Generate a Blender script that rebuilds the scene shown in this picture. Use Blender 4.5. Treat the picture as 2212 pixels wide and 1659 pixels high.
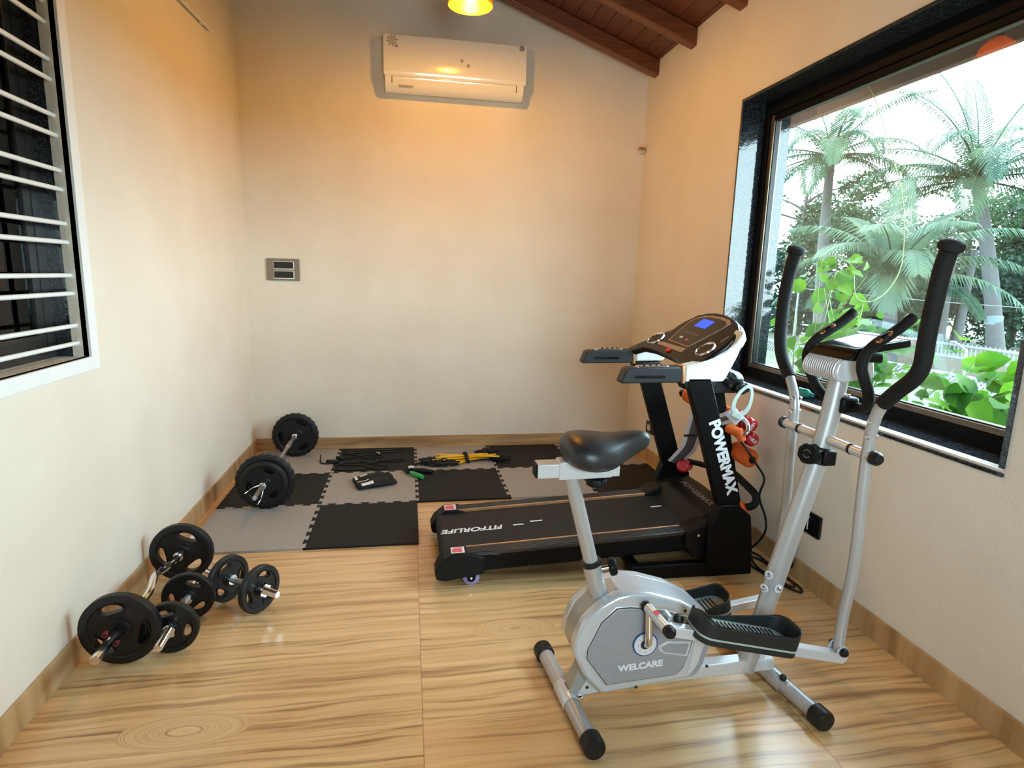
import bpy, bmesh, math, random
from mathutils import Vector, Matrix
from mathutils.geometry import delaunay_2d_cdt

for o in list(bpy.data.objects):
    bpy.data.objects.remove(o, do_unlink=True)
SC = bpy.context.scene
COL = SC.collection
R = math.radians
PI = math.pi
RND = random.Random(7)

# ---------------------------------------------------------------- camera
cam_data = bpy.data.cameras.new('camera')
cam_data.sensor_width = 36.0
cam_data.sensor_fit = 'HORIZONTAL'
cam_data.lens = 20.8886
cam_data.clip_start = 0.05
cam_data.clip_end = 200
cam = bpy.data.objects.new('camera', cam_data)
COL.objects.link(cam)
rt = Vector((0.985284756860557, -0.16877443667642783, 0.02700254474651217))
dn = Vector((-0.004368135415476135, -0.18279530088235912, -0.9831412906435778))
fw = Vector((0.17086505579323408, 0.9685561767393165, -0.1808426531792009))
cam.matrix_world = Matrix(((rt.x, -dn.x, -fw.x, 1.21174535),
                           (rt.y, -dn.y, -fw.y, -4.8703507),
                           (rt.z, -dn.z, -fw.z, 1.44847905),
                           (0, 0, 0, 1)))
SC.camera = cam

# ---------------------------------------------------------------- sky and exposure
W = bpy.data.worlds.new('overcast_sky')
SC.world = W
W.use_nodes = True
wn, wl = W.node_tree.nodes, W.node_tree.links
wn.clear()
wo = wn.new('ShaderNodeOutputWorld')
wb = wn.new('ShaderNodeBackground')
tc = wn.new('ShaderNodeTexCoord')
sp = wn.new('ShaderNodeSeparateXYZ')
rp = wn.new('ShaderNodeValToRGB')
wl.new(tc.outputs['Generated'], sp.inputs[0])
wl.new(sp.outputs['Z'], rp.inputs[0])
rp.color_ramp.elements[0].position = 0.0
rp.color_ramp.elements[0].color = (0.80, 0.89, 1.0, 1)
rp.color_ramp.elements[1].position = 0.7
rp.color_ramp.elements[1].color = (0.68, 0.81, 1.0, 1)
wl.new(rp.outputs[0], wb.inputs[0])
SKY = 15.8
wb.inputs[1].default_value = SKY
wl.new(wb.outputs[0], wo.inputs[0])

SC.view_settings.view_transform = 'Standard'
SC.view_settings.look = 'None'
SC.view_settings.exposure = 0.47
SC.view_settings.gamma = 1.0
SC.view_settings.use_curve_mapping = False
try:
    SC.cycles.max_bounces = 10
    SC.cycles.diffuse_bounces = 6
    SC.cycles.transparent_max_bounces = 16
    SC.cycles.sample_clamp_indirect = 6.0
    SC.cycles.caustics_reflective = False
    SC.cycles.caustics_refractive = False
    SC.cycles.use_denoising = True
except Exception:
    pass


def portal(name, loc, rot, sx, sy):
    """sampling portal in a window opening (gives no light of its own)"""
    l = bpy.data.lights.new(name, 'AREA')
    l.shape = 'RECTANGLE'
    l.size, l.size_y = sx, sy
    l.cycles.is_portal = True
    o = bpy.data.objects.new(name, l)
    o.location, o.rotation_euler = loc, rot
    COL.objects.link(o)


portal('window_portal', (3.37, -2.41, 1.67), (0, R(90), 0), 1.58, 1.80)

portal('fill_window_portal', (1.85, -5.56, 1.50), (R(90), 0, 0), 1.1, 1.0)  # for the unseen window added behind the camera as fill

LAMP = (1.558, -1.25, 2.97)
ll = bpy.data.lights.new('pendant_light', 'POINT')
ll.color = (1.0, 0.44, 0.035)
ll.energy = 42
ll.shadow_soft_size = 0.04
lo = bpy.data.objects.new('pendant_light', ll)
lo.location = LAMP
COL.objects.link(lo)

# ---------------------------------------------------------------- materials
MATS = {}


def nt(name):
    m = bpy.data.materials.new(name)
    m.use_nodes = True
    n, l = m.node_tree.nodes, m.node_tree.links
    n.clear()
    out = n.new('ShaderNodeOutputMaterial')
    b = n.new('ShaderNodeBsdfPrincipled')
    l.new(b.outputs[0], out.inputs[0])
    MATS[name] = m
    return m, n, l, b, out


def P(name, col, rough=0.5, metal=0.0, var=0.08, scale=25.0, bump=0.0, bscale=120.0, spec=0.5, coat=0.0, col2=None,
      detail=3.0, emit=None, estr=0.0, trans=0.0, sub=0.0, stretch=None):
    m, n, l, b, out = nt(name)
    tcd = n.new('ShaderNodeTexCoord')
    src = tcd.outputs['Object']
    if stretch:
        mp = n.new('ShaderNodeMapping')
        mp.inputs['Scale'].default_value = stretch
        l.new(src, mp.inputs[0])
        src = mp.outputs[0]
    nz = n.new('ShaderNodeTexNoise')
    nz.inputs['Scale'].default_value = scale
    nz.inputs['Detail'].default_value = detail
    l.new(src, nz.inputs['Vector'])
    mx = n.new('ShaderNodeMix')
    mx.data_type = 'RGBA'
    rr = n.new('ShaderNodeValToRGB')
    rr.color_ramp.elements[0].position = 0.3
    rr.color_ramp.elements[1].position = 0.7
    l.new(nz.outputs['Fac'], rr.inputs[0])
    l.new(rr.outputs[0], mx.inputs[0])
    c1 = [max(0, c * (1 - var)) for c in col]
    c2 = [min(1, c * (1 + var)) for c in (col2 or col)]
    mx.inputs[6].default_value = (*c1, 1)
    mx.inputs[7].default_value = (*c2, 1)
    l.new(mx.outputs[2], b.inputs['Base Color'])
    b.inputs['Roughness'].default_value = rough
    b.inputs['Metallic'].default_value = metal
    b.inputs['Specular IOR Level'].default_value = spec
    b.inputs['Coat Weight'].default_value = coat
    if emit:
        b.inputs['Emission Color'].default_value = (*emit, 1)
        b.inputs['Emission Strength'].default_value = estr
    if trans:
        b.inputs['Transmission Weight'].default_value = trans
    if bump:
        nb = n.new('ShaderNodeTexNoise')
        nb.inputs['Scale'].default_value = bscale
        nb.inputs['Detail'].default_value = 4
        l.new(src, nb.inputs['Vector'])
        bp = n.new('ShaderNodeBump')
        bp.inputs['Strength'].default_value = bump
        bp.inputs['Distance'].default_value = 0.01
        l.new(nb.outputs['Fac'], bp.inputs['Height'])
        l.new(bp.outputs[0], b.inputs['Normal'])
    return m


def leafmat(name, c1, c2, trl=0.45, scale=3.0):
    m, n, l, b, out = nt(name)
    tcd = n.new('ShaderNodeTexCoord')
    nz = n.new('ShaderNodeTexNoise')
    nz.inputs['Scale'].default_value = scale
    nz.inputs['Detail'].default_value = 4
    l.new(tcd.outputs['Object'], nz.inputs['Vector'])
    rr = n.new('ShaderNodeValToRGB')
    rr.color_ramp.elements[0].position = 0.35
    rr.color_ramp.elements[1].position = 0.65
    rr.color_ramp.elements[0].color = (*c1, 1)
    rr.color_ramp.elements[1].color = (*c2, 1)
    l.new(nz.outputs['Fac'], rr.inputs[0])
    l.new(rr.outputs[0], b.inputs['Base Color'])
    b.inputs['Roughness'].default_value = 0.5
    b.inputs['Specular IOR Level'].default_value = 0.2
    t = n.new('ShaderNodeBsdfTranslucent')
    l.new(rr.outputs[0], t.inputs[0])
    mix = n.new('ShaderNodeMixShader')
    mix.inputs[0].default_value = trl
    l.new(b.outputs[0], mix.inputs[1])
    l.new(t.outputs[0], mix.inputs[2])
    l.new(mix.outputs[0], out.inputs[0])
    return m


def math_node(n, l, op, a, b=None, c=None):
    k = n.new('ShaderNodeMath')
    k.operation = op
    for i, v in enumerate((a, b, c)):
        if v is None:
            continue
        if isinstance(v, (int, float)):
            k.inputs[i].default_value = v
        else:
            l.new(v, k.inputs[i])
    return k.outputs[0]


def woodfloor():
    m, n, l, b, out = nt('floor_wood_tile')
    M = lambda op, a, bb=None, c=None: math_node(n, l, op, a, bb, c)
    tcd = n.new('ShaderNodeTexCoord')
    s = n.new('ShaderNodeSeparateXYZ')
    l.new(tcd.outputs['Object'], s.inputs[0])
    X, Y = s.outputs['X'], s.outputs['Y']
    TX, TY = 1.255, 0.612
    fx = M('DIVIDE', M('SUBTRACT', X, 1.252), TX)
    fy = M('DIVIDE', M('ADD', Y, 2.545), TY)
    ix, iy = M('FLOOR', fx), M('FLOOR', fy)
    tid = M('ADD', M('MULTIPLY', ix, 3.17), M('MULTIPLY', iy, 5.71))
    # slow sway of the grain
    cmb = n.new('ShaderNodeCombineXYZ')
    l.new(M('MULTIPLY', X, 1.3), cmb.inputs[0])
    l.new(M('MULTIPLY', Y, 3.0), cmb.inputs[1])
    l.new(tid, cmb.inputs[2])
    nz = n.new('ShaderNodeTexNoise')
    nz.inputs['Scale'].default_value = 1.4
    nz.inputs['Detail'].default_value = 2
    l.new(cmb.outputs[0], nz.inputs['Vector'])
    v = M('ADD', M('MULTIPLY', Y, 1.0), M('MULTIPLY', nz.outputs['Fac'], 0.07))
    # knots
    for kx, ky, a, k in ((0.505, -3.075, 0.20, 2.6), (1.64, -2.66, 0.18, 2.6)):
        dx = M('SUBTRACT', X, kx)
        dy = M('MULTIPLY', M('SUBTRACT', Y, ky), k)
        d = M('SQRT', M('ADD', M('MULTIPLY', dx, dx), M('MULTIPLY', dy, dy)))
        w = n.new('ShaderNodeMapRange')
        w.interpolation_type = 'SMOOTHSTEP'
        w.inputs[1].default_value = 0.04
        w.inputs[2].default_value = a
        w.inputs[3].default_value = 1.0
        w.inputs[4].default_value = 0.0
        l.new(d, w.inputs[0])
        kv = M('ADD', M('MULTIPLY', d, 0.45), M('MULTIPLY', nz.outputs['Fac'], 0.25))
        v = M('ADD', M('MULTIPLY', v, M('SUBTRACT', 1.0, w.outputs[0])), M('MULTIPLY', kv, w.outputs[0]))
    g = n.new('ShaderNodeCombineXYZ')
    l.new(M('MULTIPLY', X, 0.42), g.inputs[0])
    l.new(M('MULTIPLY', v, 15.0), g.inputs[1])
    l.new(tid, g.inputs[2])
    gn = n.new('ShaderNodeTexNoise')
    gn.inputs['Scale'].default_value = 1.6
    gn.inputs['Detail'].default_value = 7
    gn.inputs['Roughness'].default_value = 0.62
    l.new(g.outputs[0], gn.inputs['Vector'])
    cr = n.new('ShaderNodeValToRGB')
    e = cr.color_ramp.elements
    e[0].position, e[0].color = 0.24, (0.22, 0.105, 0.042, 1)
    e[1].position, e[1].color = 0.74, (0.88, 0.60, 0.325, 1)
    for p_, c_ in ((0.36, (0.48, 0.265, 0.112, 1)), (0.46, (0.70, 0.42, 0.185, 1)), (0.6, (0.80, 0.51, 0.245, 1))):
        k = e.new(p_)
        k.color = c_
    l.new(gn.outputs['Fac'], cr.inputs[0])
    # fine dark streaks
    g2 = n.new('ShaderNodeCombineXYZ')
    l.new(M('MULTIPLY', X, 0.9), g2.inputs[0])
    l.new(M('MULTIPLY', v, 30.0), g2.inputs[1])
    l.new(tid, g2.inputs[2])
    sn = n.new('ShaderNodeTexNoise')
    sn.inputs['Scale'].default_value = 1.7
    sn.inputs['Detail'].default_value = 3
    l.new(g2.outputs[0], sn.inputs['Vector'])
    sr = n.new('ShaderNodeValToRGB')
    sr.color_ramp.elements[0].position = 0.26
    sr.color_ramp.elements[0].color = (0.42, 0.34, 0.28, 1)
    sr.color_ramp.elements[1].position = 0.43
    sr.color_ramp.elements[1].color = (1, 1, 1, 1)
    l.new(sn.outputs['Fac'], sr.inputs[0])
    mul = n.new('ShaderNodeMix')
    mul.data_type = 'RGBA'
    mul.blend_type = 'MULTIPLY'
    mul.inputs[0].default_value = 1.0
    l.new(cr.outputs[0], mul.inputs[6])
    l.new(sr.outputs[0], mul.inputs[7])
    # joints
    ax = M('ABSOLUTE', M('SUBTRACT', M('FRACT', M('ADD', fx, 0.5)), 0.5))
    ay = M('ABSOLUTE', M('SUBTRACT', M('FRACT', M('ADD', fy, 0.5)), 0.5))
    jx = M('LESS_THAN', M('MULTIPLY', ax, TX), 0.0016)
    jy = M('LESS_THAN', M('MULTIPLY', ay, TY), 0.0009)
    j = M('MAXIMUM', jx, jy)
    mj = n.new('ShaderNodeMix')
    mj.data_type = 'RGBA'
    l.new(M('MULTIPLY', j, 0.6), mj.inputs[0])
    l.new(mul.outputs[2], mj.inputs[6])
    mj.inputs[7].default_value = (0.17, 0.09, 0.04, 1)
    l.new(mj.outputs[2], b.inputs['Base Color'])
    b.inputs['Roughness'].default_value = 0.30
    b.inputs['Specular IOR Level'].default_value = 0.5
    b.inputs['Coat Weight'].default_value = 0.45
    b.inputs['Coat Roughness'].default_value = 0.2
    bp = n.new('ShaderNodeBump')
    bp.inputs['Strength'].default_value = 0.12
    bp.inputs['Distance'].default_value = 0.002
    l.new(gn.outputs['Fac'], bp.inputs['Height'])
    l.new(bp.outputs[0], b.inputs['Normal'])


def skirting():
    """the floor's wood print cut into skirting strips, grain standing upright on the sides"""
    m, n, l, b, out = nt('skirting_wood')
    tcd = n.new('ShaderNodeTexCoord')
    mp = n.new('ShaderNodeMapping')
    mp.inputs['Scale'].default_value = (9.0, 9.0, 1.2)
    l.new(tcd.outputs['Object'], mp.inputs[0])
    nz = n.new('ShaderNodeTexNoise')
    nz.inputs['Scale'].default_value = 1.3
    nz.inputs['Detail'].default_value = 6
    l.new(mp.outputs[0], nz.inputs['Vector'])
    cr = n.new('ShaderNodeValToRGB')
    e = cr.color_ramp.elements
    e[0].position, e[0].color = 0.28, (0.22, 0.115, 0.045, 1)
    e[1].position, e[1].color = 0.7, (0.60, 0.40, 0.21, 1)
    k = e.new(0.46)
    k.color = (0.46, 0.28, 0.125, 1)
    l.new(nz.outputs['Fac'], cr.inputs[0])
    l.new(cr.outputs[0], b.inputs['Base Color'])
    b.inputs['Roughness'].default_value = 0.35
    m2, n, l, b, out = nt('skirting_wood_lengthwise')
    tcd = n.new('ShaderNodeTexCoord')
    mp = n.new('ShaderNodeMapping')
    mp.inputs['Scale'].default_value = (1.1, 1.1, 14.0)
    l.new(tcd.outputs['Object'], mp.inputs[0])
    nz = n.new('ShaderNodeTexNoise')
    nz.inputs['Scale'].default_value = 1.7
    nz.inputs['Detail'].default_value = 6
    nz.inputs['Distortion'].default_value = 0.7
    l.new(mp.outputs[0], nz.inputs['Vector'])
    cr = n.new('ShaderNodeValToRGB')
    e = cr.color_ramp.elements
    e[0].position, e[0].color = 0.28, (0.24, 0.12, 0.045, 1)
    e[1].position, e[1].color = 0.7, (0.58, 0.37, 0.18, 1)
    l.new(nz.outputs['Fac'], cr.inputs[0])
    l.new(cr.outputs[0], b.inputs['Base Color'])
    b.inputs['Roughness'].default_value = 0.35


def granite():
    m, n, l, b, out = nt('black_granite')
    tcd = n.new('ShaderNodeTexCoord')
    v = n.new('ShaderNodeTexVoronoi')
    v.inputs['Scale'].default_value = 140
    l.new(tcd.outputs['Object'], v.inputs['Vector'])
    nz = n.new('ShaderNodeTexNoise')
    nz.inputs['Scale'].default_value = 60
    nz.inputs['Detail'].default_value = 4
    l.new(tcd.outputs['Object'], nz.inputs['Vector'])
    mu = math_node(n, l, 'MULTIPLY', v.outputs['Distance'], nz.outputs['Fac'])
    cr = n.new('ShaderNodeValToRGB')
    cr.color_ramp.elements[0].position = 0.1
    cr.color_ramp.elements[0].color = (0.005, 0.0055, 0.0065, 1)
    cr.color_ramp.elements[1].position = 0.42
    cr.color_ramp.elements[1].color = (0.05, 0.055, 0.065, 1)
    l.new(mu, cr.inputs[0])
    l.new(cr.outputs[0], b.inputs['Base Color'])
    b.inputs['Roughness'].default_value = 0.07
    b.inputs['Specular IOR Level'].default_value = 0.7
    nb = n.new('ShaderNodeTexNoise')
    nb.inputs['Scale'].default_value = 45
    nb.inputs['Detail'].default_value = 2
    l.new(tcd.outputs['Object'], nb.inputs['Vector'])
    bp = n.new('ShaderNodeBump')
    bp.inputs['Strength'].default_value = 0.10
    bp.inputs['Distance'].default_value = 0.004
    l.new(nb.outputs['Fac'], bp.inputs['Height'])
    l.new(bp.outputs[0], b.inputs['Normal'])


def glass(name, tint, refl, rough=0.0):
    m, n, l, b, out = nt(name)
    n.remove(b)
    t = n.new('ShaderNodeBsdfTransparent')
    t.inputs[0].default_value = (*tint, 1)
    g = n.new('ShaderNodeBsdfGlossy')
    g.inputs['Roughness'].default_value = rough
    fr = n.new('ShaderNodeFresnel')
    fr.inputs[0].default_value = 1.45
    nz = n.new('ShaderNodeTexNoise')
    nz.inputs['Scale'].default_value = 2.0
    k = math_node(n, l, 'MULTIPLY', fr.outputs[0], refl)
    mx = n.new('ShaderNodeMixShader')
    l.new(k, mx.inputs[0])
    l.new(t.outputs[0], mx.inputs[1])
    l.new(g.outputs[0], mx.inputs[2])
    l.new(mx.outputs[0], out.inputs[0])


def wallmat(name, c1, c2):
    m, n, l, b, out = nt(name)
    tcd = n.new('ShaderNodeTexCoord')
    nz = n.new('ShaderNodeTexNoise')
    nz.inputs['Scale'].default_value = 2.2
    nz.inputs['Detail'].default_value = 6
    l.new(tcd.outputs['Object'], nz.inputs['Vector'])
    cr = n.new('ShaderNodeValToRGB')
    cr.color_ramp.elements[0].position = 0.35
    cr.color_ramp.elements[0].color = (*c1, 1)
    cr.color_ramp.elements[1].position = 0.65
    cr.color_ramp.elements[1].color = (*c2, 1)
    l.new(nz.outputs['Fac'], cr.inputs[0])
    l.new(cr.outputs[0], b.inputs['Base Color'])
    b.inputs['Roughness'].default_value = 0.85
    b.inputs['Specular IOR Level'].default_value = 0.25
    a = n.new('ShaderNodeTexNoise')
    a.inputs['Scale'].default_value = 90
    a.inputs['Detail'].default_value = 3
    c = n.new('ShaderNodeTexNoise')
    c.inputs['Scale'].default_value = 9
    c.inputs['Detail'].default_value = 3
    for q in (a, c):
        l.new(tcd.outputs['Object'], q.inputs['Vector'])
    h = math_node(n, l, 'ADD', math_node(n, l, 'MULTIPLY', a.outputs['Fac'], 0.5), c.outputs['Fac'])
    bp = n.new('ShaderNodeBump')
    bp.inputs['Strength'].default_value = 0.45
    bp.inputs['Distance'].default_value = 0.008
    l.new(h, bp.inputs['Height'])
    l.new(bp.outputs[0], b.inputs['Normal'])


def matfoam(name, col):
    m, n, l, b, out = nt(name)
    tcd = n.new('ShaderNodeTexCoord')
    nz = n.new('ShaderNodeTexNoise')
    nz.inputs['Scale'].default_value = 160
    nz.inputs['Detail'].default_value = 3
    l.new(tcd.outputs['Object'], nz.inputs['Vector'])
    mx = n.new('ShaderNodeMix')
    mx.data_type = 'RGBA'
    l.new(nz.outputs['Fac'], mx.inputs[0])
    mx.inputs[6].default_value = (*[c * 0.82 for c in col], 1)
    mx.inputs[7].default_value = (*[c * 1.18 for c in col], 1)
    l.new(mx.outputs[2], b.inputs['Base Color'])
    b.inputs['Roughness'].default_value = 0.75
    b.inputs['Specular IOR Level'].default_value = 0.3
    w = n.new('ShaderNodeTexVoronoi')
    w.inputs['Scale'].default_value = 70
    l.new(tcd.outputs['Object'], w.inputs['Vector'])
    bp = n.new('ShaderNodeBump')
    bp.inputs['Strength'].default_value = 0.3
    bp.inputs['Distance'].default_value = 0.004
    l.new(w.outputs['Distance'], bp.inputs['Height'])
    l.new(bp.outputs[0], b.inputs['Normal'])


woodfloor()
skirting()
granite()
wallmat('wall_plaster', (0.775, 0.695, 0.59), (0.82, 0.75, 0.65))
glass('window_glass', (0.88, 0.975, 0.955), 0.25)  # pane tint stands in for the teal haze outside
glass('shutter_glass', (0.05, 0.055, 0.06), 0.9)
matfoam('foam_grey', (0.36, 0.33, 0.305))
matfoam('foam_black', (0.013, 0.0125, 0.012))
P('ceiling_plank', (0.125, 0.032, 0.010), 0.42, var=0.45, scale=6, stretch=(1.0, 14, 14), detail=6)
P('rafter_wood', (0.16, 0.045, 0.013), 0.38, var=0.35, scale=5, stretch=(1.2, 16, 16), detail=6)
P('white_enamel', (0.86, 0.86, 0.85), 0.35, var=0.02)
P('white_stone', (0.84, 0.85, 0.85), 0.5, var=0.05, scale=180)
P('ac_plastic', (0.84, 0.81, 0.76), 0.16, var=0.015, coat=0.4)
P('ac_slot', (0.03, 0.025, 0.02), 0.6)
P('decal_brown', (0.13, 0.075, 0.035), 0.4)
P('decal_grey', (0.42, 0.37, 0.30), 0.4)
P('black_aluminium', (0.005, 0.0055, 0.0065), 0.5, var=0.15, spec=0.05)
P('bronze_aluminium', (0.20, 0.165, 0.125), 0.32, metal=0.7, var=0.1)
P('dark_aluminium', (0.022, 0.02, 0.018), 0.28, var=0.2)
P('steel_grey_plate', (0.25, 0.21, 0.17), 0.4, metal=0.35, var=0.08, scale=60)
P('black_gloss', (0.008, 0.008, 0.009), 0.18, var=0.2)
P('black_plastic', (0.005, 0.005, 0.0055), 0.45, spec=0.2, var=0.2, bump=0.05, bscale=400)
P('black_rubber', (0.006, 0.006, 0.0065), 0.44, spec=0.4, var=0.25, bump=0.06, bscale=260)
P('black_paint', (0.004, 0.004, 0.0045), 0.40, var=0.15, spec=0.13)
P('grip_grey', (0.012, 0.0145, 0.017), 0.5, var=0.15, bump=0.08, bscale=300)
P('foam_grip', (0.005, 0.005, 0.0055), 0.72, var=0.2, bump=0.25, bscale=500, spec=0.35)
P('belt_black', (0.010, 0.0105, 0.012), 0.62, spec=0.35, var=0.2, scale=400, bump=0.2, bscale=700)
P('rail_brown', (0.03, 0.024, 0.020), 0.26, var=0.5, scale=14, stretch=(1, 40, 40), detail=4)
P('copper_trim', (0.80, 0.40, 0.19), 0.28, metal=0.6, var=0.05)
P('console_white', (0.80, 0.82, 0.84), 0.22, var=0.02, coat=0.3)
P('console_black', (0.005, 0.0045, 0.0045), 0.22, var=0.2, spec=0.35)
P('console_face', (0.030, 0.022, 0.017), 0.16, var=0.4, scale=40)
P('console_tan', (0.42, 0.30, 0.22), 0.35, metal=0.3, var=0.06)
P('lcd_blue', (0.01, 0.03, 0.6), 0.2, emit=(0.015, 0.07, 1.0), estr=1.3, var=0.3, scale=60)
P('chrome', (0.82, 0.83, 0.85), 0.10, metal=1.0, var=0.03)
P('steel_knurl', (0.50, 0.50, 0.52), 0.32, metal=1.0, var=0.12, bump=0.4, bscale=500)
P('silver_paint', (0.50, 0.485, 0.485), 0.34, metal=0.35, var=0.10, scale=350, coat=0.15)
P('silver_light', (0.70, 0.71, 0.74), 0.28, metal=0.25, var=0.05, scale=250, coat=0.2)
P('shroud_silver', (0.62, 0.65, 0.69), 0.24, metal=0.3, var=0.04, scale=250, coat=0.25)
P('shroud_inner', (0.40, 0.395, 0.36), 0.32, metal=0.2, var=0.05)
P('shroud_panel', (0.37, 0.385, 0.425), 0.42, metal=0.25, var=0.12, scale=300)
P('ring_white', (0.75, 0.76, 0.80), 0.3, var=0.03)
P('ring_blue', (0.03, 0.07, 0.25), 0.35)
P('letter_white', (0.82, 0.83, 0.86), 0.4, var=0.02)
P('letter_grey', (0.17, 0.13, 0.115), 0.35, var=0.1)
P('sticker_white', (0.85, 0.78, 0.78), 0.4, var=0.03)
P('sticker_red', (0.72, 0.10, 0.13), 0.4, var=0.05)
P('sticker_dark_red', (0.20, 0.03, 0.03), 0.4)
P('purple_clear', (0.32, 0.30, 0.62), 0.15, var=0.15, coat=0.5)
P('orange_foam', (0.86, 0.145, 0.018), 0.66, var=0.12, scale=60, bump=0.2, bscale=300)
P('red_vinyl', (0.44, 0.006, 0.012), 0.20, var=0.12, coat=0.5)
P('massage_dark', (0.012, 0.016, 0.018), 0.16, var=0.3)
P('pale_green_plastic', (0.52, 0.60, 0.54), 0.35, var=0.05)
P('pull_red', (0.65, 0.012, 0.015), 0.3)
P('yellow_plastic', (0.92, 0.56, 0.008), 0.36, var=0.05)
P('black_web', (0.009, 0.009, 0.010), 0.85, var=0.3, bump=0.3, bscale=400)
P('glove_white', (0.80, 0.78, 0.76), 0.7, var=0.05)
P('green_grip', (0.02, 0.42, 0.12), 0.4, var=0.1)
P('green_glass', (0.01, 0.22, 0.15), 0.08, var=0.3, trans=0.4)
P('blue_plastic', (0.10, 0.12, 0.55), 0.4, var=0.1)
P('saddle_vinyl', (0.020, 0.023, 0.026), 0.38, var=0.15, bump=0.05, bscale=500)
P('copper_plate', (0.42, 0.20, 0.09), 0.15, metal=0.9, var=0.1)
P('display_grey', (0.035, 0.042, 0.045), 0.10, var=0.3, scale=15)
P('copper_pipe', (0.55, 0.25, 0.13), 0.45, metal=0.5, var=0.2)
P('pvc_white', (0.72, 0.67, 0.60), 0.45, var=0.04)
P('terracotta_paint', (0.13, 0.055, 0.037), 0.8, var=0.12, scale=5)
P('eave_beam', (0.17, 0.085, 0.06), 0.8, var=0.12, scale=5)
P('garden_soil', (0.06, 0.06, 0.03), 0.95, var=0.3, scale=2)
P('fence_white', (0.13, 0.14, 0.145), 0.6, var=0.05)
P('garden_wall', (0.10, 0.08, 0.052), 0.85, var=0.1, scale=4)
P('palm_bark', (0.042, 0.041, 0.041), 0.9, var=0.3, scale=14, stretch=(0.4, 0.4, 6), bump=0.5, bscale=20)
P('tree_bark', (0.025, 0.022, 0.02), 0.9, var=0.3, scale=10)
P('vine_stem', (0.24, 0.30, 0.12), 0.7, var=0.2)
P('tree_paint', (0.07, 0.095, 0.10), 0.7, var=0.1)
leafmat('palm_leaf', (0.0143, 0.0413, 0.0275), (0.0440, 0.0770, 0.0330), 0.4, 0.9)  # palm, tree and hedge tones have the teal haze of distance mixed in
leafmat('palm_leaf_pale', (0.0270, 0.0600, 0.0396), (0.0600, 0.0900, 0.0450), 0.4, 0.9)
leafmat('tree_leaf', (0.0080, 0.0290, 0.0200), (0.0350, 0.0675, 0.0250), 0.4, 0.7)
leafmat('hedge_leaf', (0.0065, 0.0250, 0.0200), (0.0210, 0.0500, 0.0275), 0.35, 0.7)
leafmat('vine_leaf', (0.030, 0.125, 0.010), (0.105, 0.235, 0.010), 0.5, 7.0)


# ---------------------------------------------------------------- mesh helpers
def V3(p):
    return Vector(p)


def frame_of(d):
    d = d.normalized()
    up = Vector((0, 0, 1)) if abs(d.z) < 0.9 else Vector((1, 0, 0))
    a = d.cross(up).normalized()
    return a, d.cross(a).normalized()


def spline(pts, k=6, closed=False):
    """Catmull-Rom through the points"""
    P_ = [Vector(p) for p in pts]
    n = len(P_)
    if n < 3:
        return P_
    out = []
    rng = n if closed else n - 1
    for i in range(rng):
        p1, p2 = P_[i], P_[(i + 1) % n]
        p0 = P_[(i - 1) % n] if (closed or i > 0) else p1 * 2 - p2
        p3 = P_[(i + 2) % n] if (closed or i + 2 < n) else p2 * 2 - p1
        for j in range(k):
            t = j / k
            out.append(0.5 * ((2 * p1) + (p2 - p0) * t + (2 * p0 - 5 * p1 + 4 * p2 - p3) * t * t
                              + (3 * p1 - p0 - 3 * p2 + p3) * t ** 3))
    if not closed:
        out.append(P_[-1])
    return out


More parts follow.
